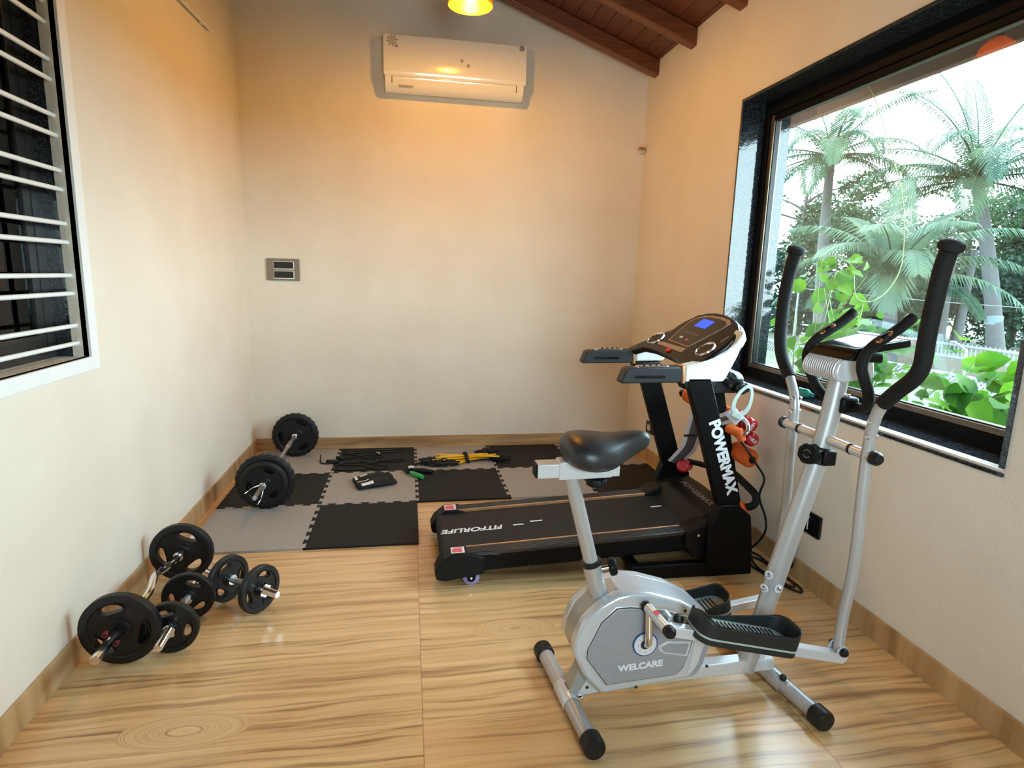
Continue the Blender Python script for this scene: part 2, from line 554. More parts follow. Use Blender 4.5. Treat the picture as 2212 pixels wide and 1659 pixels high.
class MB:
    def __init__(s):
        s.v, s.f = [], []

    def add(s, vs, fs):
        o = len(s.v)
        s.v += [tuple(q) for q in vs]
        s.f += [tuple(i + o for i in f) for f in fs]
        return s

    def box(s, lo, hi, rot=None, piv=None):
        x0, y0, z0 = lo
        x1, y1, z1 = hi
        vs = [Vector(q) for q in ((x0, y0, z0), (x1, y0, z0), (x1, y1, z0), (x0, y1, z0),
                                  (x0, y0, z1), (x1, y0, z1), (x1, y1, z1), (x0, y1, z1))]
        if rot is not None:
            c = Vector(piv) if piv else (Vector(lo) + Vector(hi)) / 2
            vs = [c + rot @ (q - c) for q in vs]
        return s.add(vs, [(0, 3, 2, 1), (4, 5, 6, 7), (0, 1, 5, 4), (1, 2, 6, 5), (2, 3, 7, 6), (3, 0, 4, 7)])

    def prism(s, poly, a0, a1, ax='y'):
        """2-D outline pushed along an axis. 'y': outline in xz, 'x': in yz, 'z': in xy"""
        def mk(p, a):
            return {'y': (p[0], a, p[1]), 'x': (a, p[0], p[1]), 'z': (p[0], p[1], a)}[ax]
        n = len(poly)
        vs = [mk(p, a0) for p in poly] + [mk(p, a1) for p in poly]
        fs = [tuple(range(n)), tuple(range(2 * n - 1, n - 1, -1))]
        fs += [(i, (i + 1) % n + 0, (i + 1) % n + n, i + n) for i in range(n)]
        return s.add(vs, fs)

    def tube(s, pts, r, n=12, k=0, closed=False, caps=True, oval=None):
        """r: radius or list; oval=(axis vector, factor) stretches the section along a direction"""
        pts = spline(pts, k, closed) if k else [Vector(p) for p in pts]
        m = len(pts)
        rs = r if isinstance(r, (list, tuple)) else None
        vs = []
        a = None
        for i, p in enumerate(pts):
            if closed:
                d = pts[(i + 1) % m] - pts[i - 1]
            else:
                d = pts[min(i + 1, m - 1)] - pts[max(i - 1, 0)]
            if d.length < 1e-9:
                d = Vector((0, 0, 1))
            d.normalize()
            if a is None:
                a, b = frame_of(d)
            else:
                a = (a - d * a.dot(d))
                if a.length < 1e-6:
                    a, b = frame_of(d)
                a.normalize()
                b = d.cross(a).normalized()
            if rs:
                t = i / max(1, m - 1) * (len(rs) - 1)
                q = min(int(t), len(rs) - 2)
                rad = rs[q] + (rs[q + 1] - rs[q]) * (t - q)
            else:
                rad = r
            for j in range(n):
                w = 2 * PI * j / n
                o = a * math.cos(w) * rad + b * math.sin(w) * rad
                if oval:
                    ov = Vector(oval[0])
                    o = o + ov * (o.dot(ov)) * (oval[1] - 1)
                vs.append(p + o)
        fs = []
        for i in range(m if closed else m - 1):
            i2 = (i + 1) % m
            for j in range(n):
                j2 = (j + 1) % n
                fs.append((i * n + j, i * n + j2, i2 * n + j2, i2 * n + j))
        if caps and not closed:
            fs.append(tuple(range(n - 1, -1, -1)))
            fs.append(tuple((m - 1) * n + j for j in range(n)))
        return s.add(vs, fs)

    def lathe(s, prof, o=(0, 0, 0), d=(0, 0, 1), n=32, closed=False, mod=None):
        """prof: list of (radius, height along d)"""
        o, d = Vector(o), Vector(d).normalized()
        a, b = frame_of(d)
        vs, fs = [], []
        for r_, h in prof:
            for j in range(n):
                w = 2 * PI * j / n
                rr = r_ * (mod(j) if mod else 1)
                vs.append(o + d * h + (a * math.cos(w) + b * math.sin(w)) * rr)
        m = len(prof)
        for i in range(m if closed else m - 1):
            i2 = (i + 1) % m
            for j in range(n):
                j2 = (j + 1) % n
                fs.append((i * n + j, i * n + j2, i2 * n + j2, i2 * n + j))
        if not closed:
            if prof[0][0] > 1e-6:
                fs.append(tuple(range(n - 1, -1, -1)))
            if prof[-1][0] > 1e-6:
                fs.append(tuple((m - 1) * n + j for j in range(n)))
        return s.add(vs, fs)

    def cyl(s, p0, p1, r, n=24):
        p0, p1 = Vector(p0), Vector(p1)
        L = (p1 - p0).length
        c = min(r, L) * 0.12
        return s.lathe([(r - c, 0), (r, c), (r, L - c), (r - c, L)], p0, p1 - p0, n)

    def ball(s, c, r, n=16, m=10, rot=None):
        if isinstance(r, (int, float)):
            r = (r, r, r)
        c = Vector(c)
        vs, fs = [], []
        for i in range(m + 1):
            th = PI * i / m
            for j in range(n):
                w = 2 * PI * j / n
                q = Vector((r[0] * math.sin(th) * math.cos(w), r[1] * math.sin(th) * math.sin(w), r[2] * math.cos(th)))
                if rot is not None:
                    q = rot @ q
                vs.append(c + q)
        for i in range(m):
            for j in range(n):
                fs.append((i * n + j, (i + 1) * n + j, (i + 1) * n + (j + 1) % n, i * n + (j + 1) % n))
        return s.add(vs, fs)

    def loft(s, rings, caps=True):
        n = len(rings[0])
        vs = [q for rg in rings for q in rg]
        fs = []
        for i in range(len(rings) - 1):
            for j in range(n):
                fs.append((i * n + j, i * n + (j + 1) % n, (i + 1) * n + (j + 1) % n, (i + 1) * n + j))
        if caps:
            fs.append(tuple(range(n - 1, -1, -1)))
            fs.append(tuple((len(rings) - 1) * n + j for j in range(n)))
        return s.add(vs, fs)

    def plate(s, poly, origin, ux, uy, t):
        """outline given in a tilted plane, thickness t along the plane's normal"""
        o, ux, uy = Vector(origin), Vector(ux).normalized(), Vector(uy).normalized()
        nn = ux.cross(uy).normalized()
        n = len(poly)
        vs = [o + ux * p[0] + uy * p[1] for p in poly] + [o + ux * p[0] + uy * p[1] + nn * t for p in poly]
        fs = [tuple(range(n - 1, -1, -1)), tuple(range(n, 2 * n))]
        fs += [(i, (i + 1) % n, (i + 1) % n + n, i + n) for i in range(n)]
        return s.add(vs, fs)


def rounded(x0, y0, x1, y1, r, k=4):
    out = []
    for cx, cy, a in ((x1 - r, y1 - r, 0), (x0 + r, y1 - r, 90), (x0 + r, y0 + r, 180), (x1 - r, y0 + r, 270)):
        for i in range(k + 1):
            w = R(a + 90 * i / k)
            out.append((cx + r * math.cos(w), cy + r * math.sin(w)))
    return out


ROOT = {}


def link_mesh(name, mesh, parent=None):
    o = bpy.data.objects.new(name, mesh)
    COL.objects.link(o)
    if parent is not None:
        o.parent = parent
    return o


def finish(me, mt, ang=38, flat=False):
    me.materials.append(MATS[mt])
    b = bmesh.new()
    b.from_mesh(me)
    bmesh.ops.recalc_face_normals(b, faces=b.faces)
    b.to_mesh(me)
    b.free()
    if not flat:
        me.polygons.foreach_set('use_smooth', [True] * len(me.polygons))
        try:
            me.set_sharp_from_angle(angle=R(ang))
        except Exception:
            pass
    me.update()


def base_of(parent):
    while parent is not None:
        if parent.name in ROOT:
            return ROOT[parent.name]
        parent = parent.parent
    return Vector((0, 0, 0))


def part(name, mb, mt, parent, bevel=0.0, label=None, ang=38, flat=False, seg=2):
    """a part given in world coordinates, stored relative to its thing's base"""
    off = base_of(parent)
    me = bpy.data.meshes.new(name)
    me.from_pydata([tuple(Vector(q) - off) for q in mb.v], [], mb.f)
    finish(me, mt, ang, flat)
    o = link_mesh(name, me, parent)
    if bevel:
        bv = o.modifiers.new('bevel', 'BEVEL')
        bv.width, bv.segments, bv.limit_method, bv.angle_limit = bevel, seg, 'ANGLE', R(40)
    if label:
        o['label'] = label
    return o


def thing(name, label, cat, loc, group=None):
    o = bpy.data.objects.new(name, None)
    o.empty_display_size = 0.05
    COL.objects.link(o)
    o.location = loc
    ROOT[o.name] = Vector(loc)
    o['label'], o['category'] = label, cat
    if group:
        o['group'] = group
    return o


def single(name, mb, mt, label, cat, loc, group=None, bevel=0.0, ang=38, flat=False):
    off = Vector(loc)
    me = bpy.data.meshes.new(name)
    me.from_pydata([tuple(Vector(q) - off) for q in mb.v], [], mb.f)
    finish(me, mt, ang, flat)
    o = link_mesh(name, me)
    o.location = loc
    ROOT[o.name] = off
    o['label'], o['category'] = label, cat
    if group:
        o['group'] = group
    if bevel:
        bv = o.modifiers.new('bevel', 'BEVEL')
        bv.width, bv.segments, bv.limit_method, bv.angle_limit = bevel, 2, 'ANGLE', R(40)
    return o


def struct(name, mb, mt, parent=None, bevel=0.0, flat=False):
    me = bpy.data.meshes.new(name)
    me.from_pydata([tuple(q) for q in mb.v], [], mb.f)
    finish(me, mt, 38, flat)
    o = link_mesh(name, me, parent)
    if parent is None:
        o['kind'] = 'structure'
    if bevel:
        bv = o.modifiers.new('bevel', 'BEVEL')
        bv.width, bv.segments, bv.limit_method, bv.angle_limit = bevel, 2, 'ANGLE', R(40)
    return o


def copy_tree(o, parent=None):
    c = o.copy()
    COL.objects.link(c)
    if parent is not None:
        c.parent = parent
    for ch in [q for q in bpy.data.objects if q.parent == o]:
        copy_tree(ch, c)
    return c


def lettering(name, text, size, origin, ux, uy, mt, parent, sx=1.0, ext=0.0006, bold=0.0, shear=0.0, align='CENTER', label=None):
    cu = bpy.data.curves.new(name, 'FONT')
    cu.body = text
    cu.size = size
    cu.extrude = ext
    cu.offset = bold
    cu.shear = shear
    cu.align_x = align
    cu.align_y = 'CENTER'
    to = bpy.data.objects.new(name, cu)
    COL.objects.link(to)
    dg = bpy.context.evaluated_depsgraph_get()
    me = bpy.data.meshes.new_from_object(to.evaluated_get(dg))
    bpy.data.objects.remove(to, do_unlink=True)
    bpy.data.curves.remove(cu)
    ux, uy = Vector(ux).normalized(), Vector(uy).normalized()
    uz = ux.cross(uy)
    off = base_of(parent)
    o3 = Vector(origin)
    for v in me.vertices:
        c = v.co.copy()
        v.co = o3 + ux * c.x * sx + uy * c.y + uz * c.z - off
    me.materials.clear()
    me.materials.append(MATS[mt])
    o = link_mesh(name, me, parent)
    if label:
        o['label'] = label
    return o


# ---------------------------------------------------------------- the room
RW = 3.1107          # right wall
FY = -5.50           # wall behind the camera
WY0, WY1, WZ0, WZ1 = -1.495, -3.328, 0.867, 2.470      # big window opening
LX0, LX1, LZ0, LZ1 = -2.361, -4.35, 1.095, 2.75        # barred window opening (y, y, z, z)
T = 0.30

struct('floor', MB().box((-0.05, FY - 0.1, -0.10), (RW + 0.05, 0.05, 0.0)), 'floor_wood_tile')


def zr(x):           # underside of the planks
    return 3.095 + (RW - x) * 0.352


gable = [(-0.3, -0.1), (RW + T, -0.1), (RW + T, zr(RW + T)), (-0.3, zr(-0.3))]
struct('wall_back', MB().prism(gable, 0.0, 0.2, 'y'), 'wall_plaster')

m = MB()             # right wall around its opening
for (y0, y1, z0, z1) in ((FY, WY1, -0.1, 3.10), (WY0, 0.0, -0.1, 3.10), (WY1, WY0, -0.1, WZ0), (WY1, WY0, WZ1, 3.10)):
    m.box((RW, y0, z0), (RW + T, y1, z1))
struct('wall_right', m, 'wall_plaster')
m = MB()
for (y0, y1, z0, z1) in ((FY, LX1, -0.1, 4.2), (LX0, 0.0, -0.1, 4.2), (LX1, LX0, -0.1, LZ0), (LX1, LX0, LZ1, 4.2)):
    m.box((-0.22, y0, z0), (0.0, y1, z1))
struct('wall_left', m, 'wall_plaster')
m = MB()             # unseen wall behind the camera; its window is added as daylight fill
ox0, ox1, oz0, oz1 = 1.30, 2.40, 1.0, 2.0
for (xa_, xb_, z0, z1) in ((-0.25, ox0, -0.1, 4.25), (ox1, RW + T, -0.1, 4.25), (ox0, ox1, -0.1, oz0), (ox0, ox1, oz1, 4.25)):
    m.box((xa_, FY - 0.2, z0), (xb_, FY, z1))
struct('wall_front', m, 'wall_plaster')
m = MB()
for (xa_, xb_, z0, z1) in ((ox0, ox0 + 0.04, oz0, oz1), (ox1 - 0.04, ox1, oz0, oz1), (ox0 + 0.04, ox1 - 0.04, oz0, oz0 + 0.04), (ox0 + 0.04, ox1 - 0.04, oz1 - 0.04, oz1)):
    m.box((xa_, FY - 0.12, z0), (xb_, FY - 0.06, z1))
w3 = struct('fill_window', m, 'black_aluminium', bevel=0.003)
struct('pane', MB().box((ox0 + 0.04, FY - 0.095, oz0 + 0.04), (ox1 - 0.04, FY - 0.089, oz1 - 0.04)), 'window_glass', w3)

m = MB()             # sloped plank ceiling: the underside shows single boards
nb = 34
for i in range(nb):
    xa, xb = -0.3 + (RW + T + 0.3) * i / nb, -0.3 + (RW + T + 0.3) * (i + 1) / nb - 0.004
    m.prism([(xa, zr(xa)), (xb, zr(xb)), (xb, zr(xb) + 0.03), (xa, zr(xa) + 0.03)], FY - 0.1, 0.1, 'y')
m.prism([(-0.35, zr(-0.35) + 0.02), (RW + T + 0.0, zr(RW + T) + 0.02), (RW + T + 0.0, zr(RW + T) + 0.09), (-0.35, zr(-0.35) + 0.09)], FY - 0.3, 0.2, 'y')
struct('ceiling', m, 'ceiling_plank')
for k, yb in enumerate((-0.215, -0.83, -1.445, -2.06, -2.675, -3.29)):
    m = MB().prism([(-0.05, zr(-0.05)), (RW + 0.02, zr(RW + 0.02)), (RW + 0.02, zr(RW + 0.02) - 0.112), (-0.05, zr(-0.05) - 0.112)], yb, yb + 0.085, 'y')
    struct('trim_%d' % (k + 1), m, 'rafter_wood', bevel=0.008)

hb, tb = 0.1036, 0.012
struct('baseboard_back', MB().box((0, -tb, 0), (RW, 0, hb)), 'skirting_wood_lengthwise', bevel=0.002)
struct('baseboard_left', MB().box((0, FY, 0), (tb, -tb, hb)), 'skirting_wood', bevel=0.002)
struct('baseboard_right', MB().box((RW - tb, FY, 0), (RW, -tb, hb)), 'skirting_wood', bevel=0.002)

# ------------------------------------------------ the large window (window_1)
g = 0.016
m = MB()
m.prism([(RW - 0.008, WZ0 - 0.022), (RW + T + 0.03, WZ0 - 0.022), (RW + T + 0.03, WZ0 + 0.014), (3.25, WZ0 + 0.018), (RW - 0.008, WZ0 - 0.010)], WY1, WY0, 'y')   # sill slab
m.box((RW - 0.008, WY0 - g, WZ0 + 0.006), (RW + T, WY0, WZ1))                              # far jamb
m.box((RW - 0.008, WY1, WZ0 + 0.006), (RW + T, WY1 + g, WZ1))                              # near jamb
m.box((RW - 0.008, WY1 + g, WZ1 - g), (RW + T, WY0 - g, WZ1))                              # head
win = struct('window_1', m, 'black_granite')
ya, yb_, za, zb = WY0 - g, WY1 + g, WZ0 + 0.006, WZ1 - g
fx0, fx1 = 3.245, 3.315


def ring(x0, x1, ya, yb, za, zb, w, wt=None, wb=None):
    mm = MB()
    wt = w if wt is None else wt
    wb = w if wb is None else wb
    mm.box((x0, ya - w, za), (x1, ya, zb))
    mm.box((x0, yb, za), (x1, yb + w, zb))
    mm.box((x0, yb + w, za), (x1, ya - w, za + wb))
    mm.box((x0, yb + w, zb - wt), (x1, ya - w, zb))
    return mm


struct('frame', ring(fx0, fx1, ya, yb_, za, zb, 0.050, 0.075, 0.062), 'black_aluminium', win, 0.003)
ya2, yb2, za2, zb2 = ya - 0.050, yb_ + 0.05, za + 0.062, zb - 0.075
struct('sash', MB().box((fx0 + 0.012, ya2 - 0.03, za2), (fx1 - 0.012, ya2, zb2)).box((fx0 + 0.012, yb2, za2), (fx1 - 0.012, yb2 + 0.03, zb2)).box((fx0 + 0.012, yb2 + 0.03, za2), (fx1 - 0.012, ya2 - 0.03, za2 + 0.026)), 'bronze_aluminium', win, 0.003)
struct('sash_head', MB().box((fx0 + 0.012, yb2 + 0.03, zb2 - 0.03), (fx1 - 0.012, ya2 - 0.03, zb2)), 'black_aluminium', win, 0.003)
struct('gasket', ring(fx0 + 0.022, fx1 - 0.022, ya2 - 0.03, yb2 + 0.03, za2 + 0.026, zb2 - 0.03, 0.006), 'black_rubber', win)
struct('pane', MB().box((3.277, yb2 + 0.03, za2 + 0.026), (3.283, ya2 - 0.03, zb2 - 0.03)), 'window_glass', win)

# ------------------------------------------------ the barred window (window_2)
m = MB()
sw = 0.057
m.box((-0.02, LX0, LZ0 - 0.052), (0.010, LX0 + sw, LZ1 + 0.05))
m.box((-0.02, LX1 - sw, LZ0 - 0.052), (0.010, LX1, LZ1 + 0.05))
m.box((-0.02, LX1, LZ0 - 0.052), (0.010, LX0, LZ0))
m.box((-0.02, LX1, LZ1), (0.010, LX0, LZ1 + 0.05))
w2 = struct('window_2', m, 'white_stone', bevel=0.002)
# outer granite sill, then two sliding shutters in dark aluminium
struct('sill', MB().box((-0.34, LX1, LZ0 - 0.03), (-0.058, LX0, LZ0 - 0.004)), 'black_granite', w2)
struct('lining', MB().box((-0.34, LX0 - 0.001, LZ0 - 0.03), (-0.055, LX0 + 0.03, LZ1)).box((-0.34, LX1, LZ1 - 0.001), (-0.055, LX0, LZ1 + 0.03)), 'black_granite', w2)
struct('frame', ring(-0.16, -0.11, LX0, LX1, LZ0 - 0.004, LZ1, 0.05), 'dark_aluminium', w2)
for (a, b_, xx) in ((LX0 - 0.05, -3.40, -0.125), (-3.33, LX1 + 0.05, -0.150)):
    sh = struct('shutter', ring(xx - 0.012, xx + 0.012, a, b_, LZ0 + 0.045, LZ1 - 0.05, 0.045), 'dark_aluminium', w2)
    struct('pane', MB().box((xx - 0.003, b_ + 0.045, LZ0 + 0.09), (xx + 0.003, a - 0.045, LZ1 - 0.095)), 'shutter_glass', sh)
struct('dark_backing', MB().box((-0.36, LX1 - 0.05, LZ0 - 0.1), (-0.345, LX0 + 0.05, LZ1 + 0.1)), 'black_plastic', w2)  # black sheet standing in for the darkness beyond the shutters
zs = []
z_ = 1.147
for k in range(12):
    zs += [z_, z_ + 0.067]
    z_ += 0.1875
for z_ in zs:
    if z_ < LZ1 - 0.02:
        struct('bar', MB().cyl((-0.037, LX1, z_), (-0.037, LX0 + 0.004, z_), 0.0085, 12), 'white_enamel', w2)


# ---------------------------------------------------------------- air conditioner
ac = thing('air_conditioner', 'white split air conditioner high on the back wall with small flower decals', 'air conditioner', (1.56, 0, 2.75))
x0, x1 = 1.043, 2.078
body = [(0, 3.10), (0, 2.765), (-0.10, 2.738), (-0.145, 2.742), (-0.182, 2.775), (-0.197, 2.835), (-0.197, 3.092), (-0.185, 3.105)]
part('body', MB().prism(body, x0 + 0.008, x1 - 0.012, 'x'), 'ac_plastic', ac, 0.006)
fp = [(-0.196, 3.096), (-0.196, 2.865), (-0.190, 2.838), (-0.197, 2.832), (-0.209, 2.862), (-0.211, 3.09), (-0.206, 3.103)]
front = part('front_panel', MB().prism(fp, x0, x1, 'x'), 'ac_plastic', ac, 0.003)
part('air_slot', MB().prism([(-0.150, 2.752), (-0.186, 2.785), (-0.1965, 2.828), (-0.17, 2.80)], 1.098, 2.012, 'x'), 'ac_slot', ac)
part('louvre', MB().prism([(-0.176, 2.771), (-0.1905, 2.787), (-0.2005, 2.826), (-0.190, 2.826)], 1.103, 2.006, 'x'), 'ac_plastic', ac, 0.0015)
part('sensor_mark', MB().prism([(-0.1875, 2.772), (-0.189, 2.774), (-0.1850, 2.7645), (-0.183, 2.763)], 1.15, 1.25, 'x'), 'decal_grey', ac)


def flower(cx, cz, r, petals, name, mt):
    mm = MB()
    for i in range(petals):
        a = 2 * PI * i / petals + 0.2
        pl = []
        for j in range(9):
            t = PI * 2 * j / 9
            u, v = 0.62 * r + 0.36 * r * math.cos(t), 0.17 * r * math.sin(t)
            pl.append((cx + u * math.cos(a) - v * math.sin(a), cz + u * math.sin(a) + v * math.cos(a)))
        mm.prism(pl, -0.2118, -0.2105, 'y')
    mm.prism([(cx + 0.2 * r * math.cos(2 * PI * j / 10), cz + 0.2 * r * math.sin(2 * PI * j / 10)) for j in range(10)], -0.2119, -0.2105, 'y')
    part(name, mm, mt, front, flat=True)


flower(1.104, 3.058, 0.042, 8, 'flower_decal', 'decal_grey')
flower(1.134, 3.022, 0.012, 7, 'flower_decal', 'decal_brown')
flower(2.040, 3.080, 0.022, 8, 'flower_decal', 'decal_brown')
flower(1.600, 2.962, 0.014, 6, 'flower_decal', 'decal_brown')
flower(1.646, 2.931, 0.014, 6, 'flower_decal', 'decal_brown')

# ---------------------------------------------------------------- pendant lamp
pl = thing('pendant_lamp', 'amber shaded pendant lamp glowing above the air conditioner', 'lamp', (LAMP[0], LAMP[1], zr(LAMP[0])))
lx, ly, lz = LAMP
m_, n_, l_, b_, out_ = nt('amber_shade')
b_.inputs['Base Color'].default_value = (0.80, 0.40, 0.035, 1)
b_.inputs['Roughness'].default_value = 0.25
tr_ = n_.new('ShaderNodeBsdfTranslucent')
tr_.inputs[0].default_value = (0.85, 0.45, 0.05, 1)
ns_ = n_.new('ShaderNodeTexNoise')
ns_.inputs['Scale'].default_value = 30
ms_ = n_.new('ShaderNodeMixShader')
ms_.inputs[0].default_value = 0.38
l_.new(b_.outputs[0], ms_.inputs[1])
l_.new(tr_.outputs[0], ms_.inputs[2])
l_.new(ms_.outputs[0], out_.inputs[0])
P('bulb_glow', (1, 0.9, 0.7), 0.3, emit=(1.0, 0.78, 0.36), estr=9.0)
rim = 2.910
part('shade', MB().lathe([(0.122, 0), (0.126, 0.002), (0.120, 0.03), (0.098, 0.085), (0.06, 0.125), (0.03, 0.145), (0.022, 0.147),
                          (0.02, 0.143), (0.055, 0.120), (0.093, 0.082), (0.115, 0.029), (0.120, 0.003)], (lx, ly, rim), (0, 0, 1), 40, closed=True), 'amber_shade', pl)
part('bulb', MB().lathe([(0.0, -0.026), (0.016, -0.02), (0.026, 0), (0.024, 0.018), (0.014, 0.04), (0.012, 0.06)], (lx, ly, rim + 0.040), (0, 0, 1), 20), 'bulb_glow', pl)
part('lamp_holder', MB().cyl((lx, ly, rim + 0.11), (lx, ly, rim + 0.19), 0.02, 16), 'black_plastic', pl)
part('cord', MB().tube([(lx, ly, rim + 0.185), (lx, ly, zr(lx) - 0.01)], 0.004, 8), 'black_plastic', pl)
part('ceiling_rose', MB().lathe([(0.05, 0), (0.048, -0.02), (0.02, -0.03)], (lx, ly, zr(lx) + 0.006), (0, 0, 1), 24), 'black_plastic', pl)
lo.location = (lx, ly, rim + 0.003)

# ---------------------------------------------------------------- switches, sockets, pipes
sw_ = thing('switch_plate', 'grey switch plate with two black switch modules on the back wall', 'light switch', (0.266, 0, 1.44))
part('plate', MB().prism(rounded(0.146, 1.357, 0.387, 1.522, 0.006), -0.012, 0.0, 'y'), 'steel_grey_plate', sw_, 0.002)
for (z0, z1) in ((1.448, 1.498), (1.377, 1.427)):
    rm = part('module_rim', MB().prism(rounded(0.198, z0 - 0.006, 0.348, z1 + 0.003, 0.005), -0.0145, -0.011, 'y'), 'white_enamel', sw_, 0.001)
    part('rocker', MB().prism(rounded(0.202, z0, 0.342, z1, 0.003), -0.0175, -0.012, 'y'), 'black_gloss', rm, 0.0015)

so = thing('wall_socket', 'black double socket plate low on the right wall behind the cross trainer', 'socket', (RW, -2.43, 0.31))
part('plate', MB().prism(rounded(-2.548, 0.262, -2.300, 0.372, 0.006), RW - 0.012, RW, 'x'), 'black_gloss', so, 0.002)
part('socket_face', MB().prism(rounded(-2.44, 0.282, -2.33, 0.352, 0.006), RW - 0.016, RW - 0.011, 'x'), 'black_plastic', so)
part('switch_rocker', MB().prism(rounded(-2.525, 0.290, -2.475, 0.345, 0.004), RW - 0.017, RW - 0.011, 'x'), 'black_gloss', so)
part('switch_line', MB().box((RW - 0.0178, -2.472, 0.285), (RW - 0.0115, -2.467, 0.350)), 'letter_white', so)
part('switch_line', MB().box((RW - 0.0168, -2.36, 0.346), (RW - 0.0115, -2.325, 0.350)), 'letter_white', so)
pg = thing('power_plug', 'cream and black plug pushed into the low socket on the right wall', 'plug', (RW - 0.03, -2.385, 0.30))
part('plug_body', MB().box((RW - 0.058, -2.400, 0.285), (RW - 0.016, -2.365, 0.325)), 'pvc_white', pg, 0.006)
part('plug_collar', MB().cyl((RW - 0.040, -2.383, 0.287), (RW - 0.040, -2.383, 0.262), 0.013, 14), 'black_plastic', pg)

s2 = thing('wall_socket', 'small dark framed socket beside the far treadmill upright near the corner', 'socket', (RW, -0.52, 0.278))
part('plate', MB().prism(rounded(-0.588, 0.232, -0.458, 0.325, 0.006), RW - 0.012, RW, 'x'), 'black_gloss', s2, 0.002)
part('socket_face', MB().prism(rounded(-0.548, 0.256, -0.498, 0.302, 0.004), RW - 0.016, RW - 0.011, 'x'), 'pvc_white', s2)

cp = thing('pipe_stub', 'short copper pipe stub sticking out of the wall corner under the roof', 'pipe', (3.085, 0, 2.47))
part('copper_tube', MB().tube([(3.085, 0.0, 2.478), (3.083, -0.05, 2.478), (3.068, -0.075, 2.474), (3.045, -0.08, 2.470)], 0.013, 12, k=3), 'copper_pipe', cp)
part('pipe_collar', MB().cyl((3.088, 0.0, 2.462), (3.086, -0.045, 2.462), 0.020, 14), 'pvc_white', cp)

rp_ = thing('wall_conduit', 'white plastic pipe running along the top of the left wall', 'pipe', (0.02, -1.7, 2.84))
part('tube', MB().cyl((0.022, -0.62, 2.878), (0.022, -3.6, 2.70), 0.013, 14), 'pvc_white', rp_)
for yq in (-0.78, -2.0, -3.2):
    zq = 2.878 + (yq + 0.62) * (2.878 - 2.70) / 2.98
    part('clip', MB().box((0.0, yq - 0.012, zq - 0.017), (0.026, yq + 0.012, zq + 0.017)), 'pvc_white', rp_, 0.003)

# ---------------------------------------------------------------- foam floor tiles
MX, MY, TS = 0.0609, 0.0316, 0.6
CELLS = {}
for j, ncol in ((0, 5), (1, 5), (2, 2)):
    for i in range(ncol):
        CELLS[(i, j)] = (i + j) % 2 == 0
NT, AMP = 12, 0.0105


def teeth():
    """one shared jagged edge from 0 to 1 along the side, offsets across it"""
    out = []
    for k in range(NT):
        s_ = AMP if k % 2 else -AMP
        a, b = k / NT, (k + 1) / NT
        d = 0.010
        out += [(a + (-d if k else 0), s_), (b + d if k < NT - 1 else b, s_)]
    return out


def edge(p, q, jag):
    p, q = Vector(p), Vector(q)
    if not jag:
        return [tuple(p)]
    d = q - p
    nrm = Vector((-d.y, d.x)).normalized()
    return [tuple(p)] + [tuple(p + d * t + nrm * o) for t, o in teeth()]


def tile_outline(i, j):
    xa, xb = MX + i * TS, MX + (i + 1) * TS
    yt, yb = -MY - j * TS, -MY - (j + 1) * TS
    has = lambda a, b: (a, b) in CELLS
    # every shared edge is laid out in one direction so that both tiles use the same line
    top = edge((xa, yt), (xb, yt), has(i, j - 1))
    right = edge((xb, yt), (xb, yb), has(i + 1, j))
    bot = edge((xa, yb), (xb, yb), has(i, j + 1)) + [(xb, yb)]
    left = edge((xa, yt), (xa, yb), has(i - 1, j)) + [(xa, yb)]
    return top + right + [p for p in reversed(bot)][:-1] + [p for p in reversed(left)][:-1]


where = {(0, 0): 'grey foam tile in the back left corner under the far barbell plate',
         (1, 0): 'black foam tile by the back wall with the tangled black cord lying on it',
         (2, 0): 'grey foam tile by the back wall under the yellow agility ladder',
         (3, 0): 'black foam tile against the back wall right of the yellow agility ladder',
         (4, 0): 'grey foam tile in the back right corner partly hidden by the bike saddle',
         (0, 1): 'black foam tile along the left wall between the two barbell ends',
         (1, 1): 'grey foam tile with the black and white gloves lying on it',
         (2, 1): 'black foam tile behind the tail end of the treadmill',
         (3, 1): 'grey foam tile behind the treadmill belt, partly hidden by the seat post',
         (4, 1): 'black foam tile beside the treadmill motor hood near the right wall',
         (0, 2): 'grey foam tile at the front left, under the near barbell plates',
         (1, 2): 'black foam tile at the front, left of the treadmill tail end'}
for (i, j), grey in CELLS.items():
    mm = MB().prism(tile_outline(i, j), 0.0, 0.013, 'z')
    single('foam_tile', mm, 'foam_grey' if grey else 'foam_black', where[(i, j)], 'floor mat',
           (MX + (i + 0.5) * TS, -MY - (j + 0.5) * TS, 0), 'interlocking foam floor tiles', flat=True)
MZ = 0.013


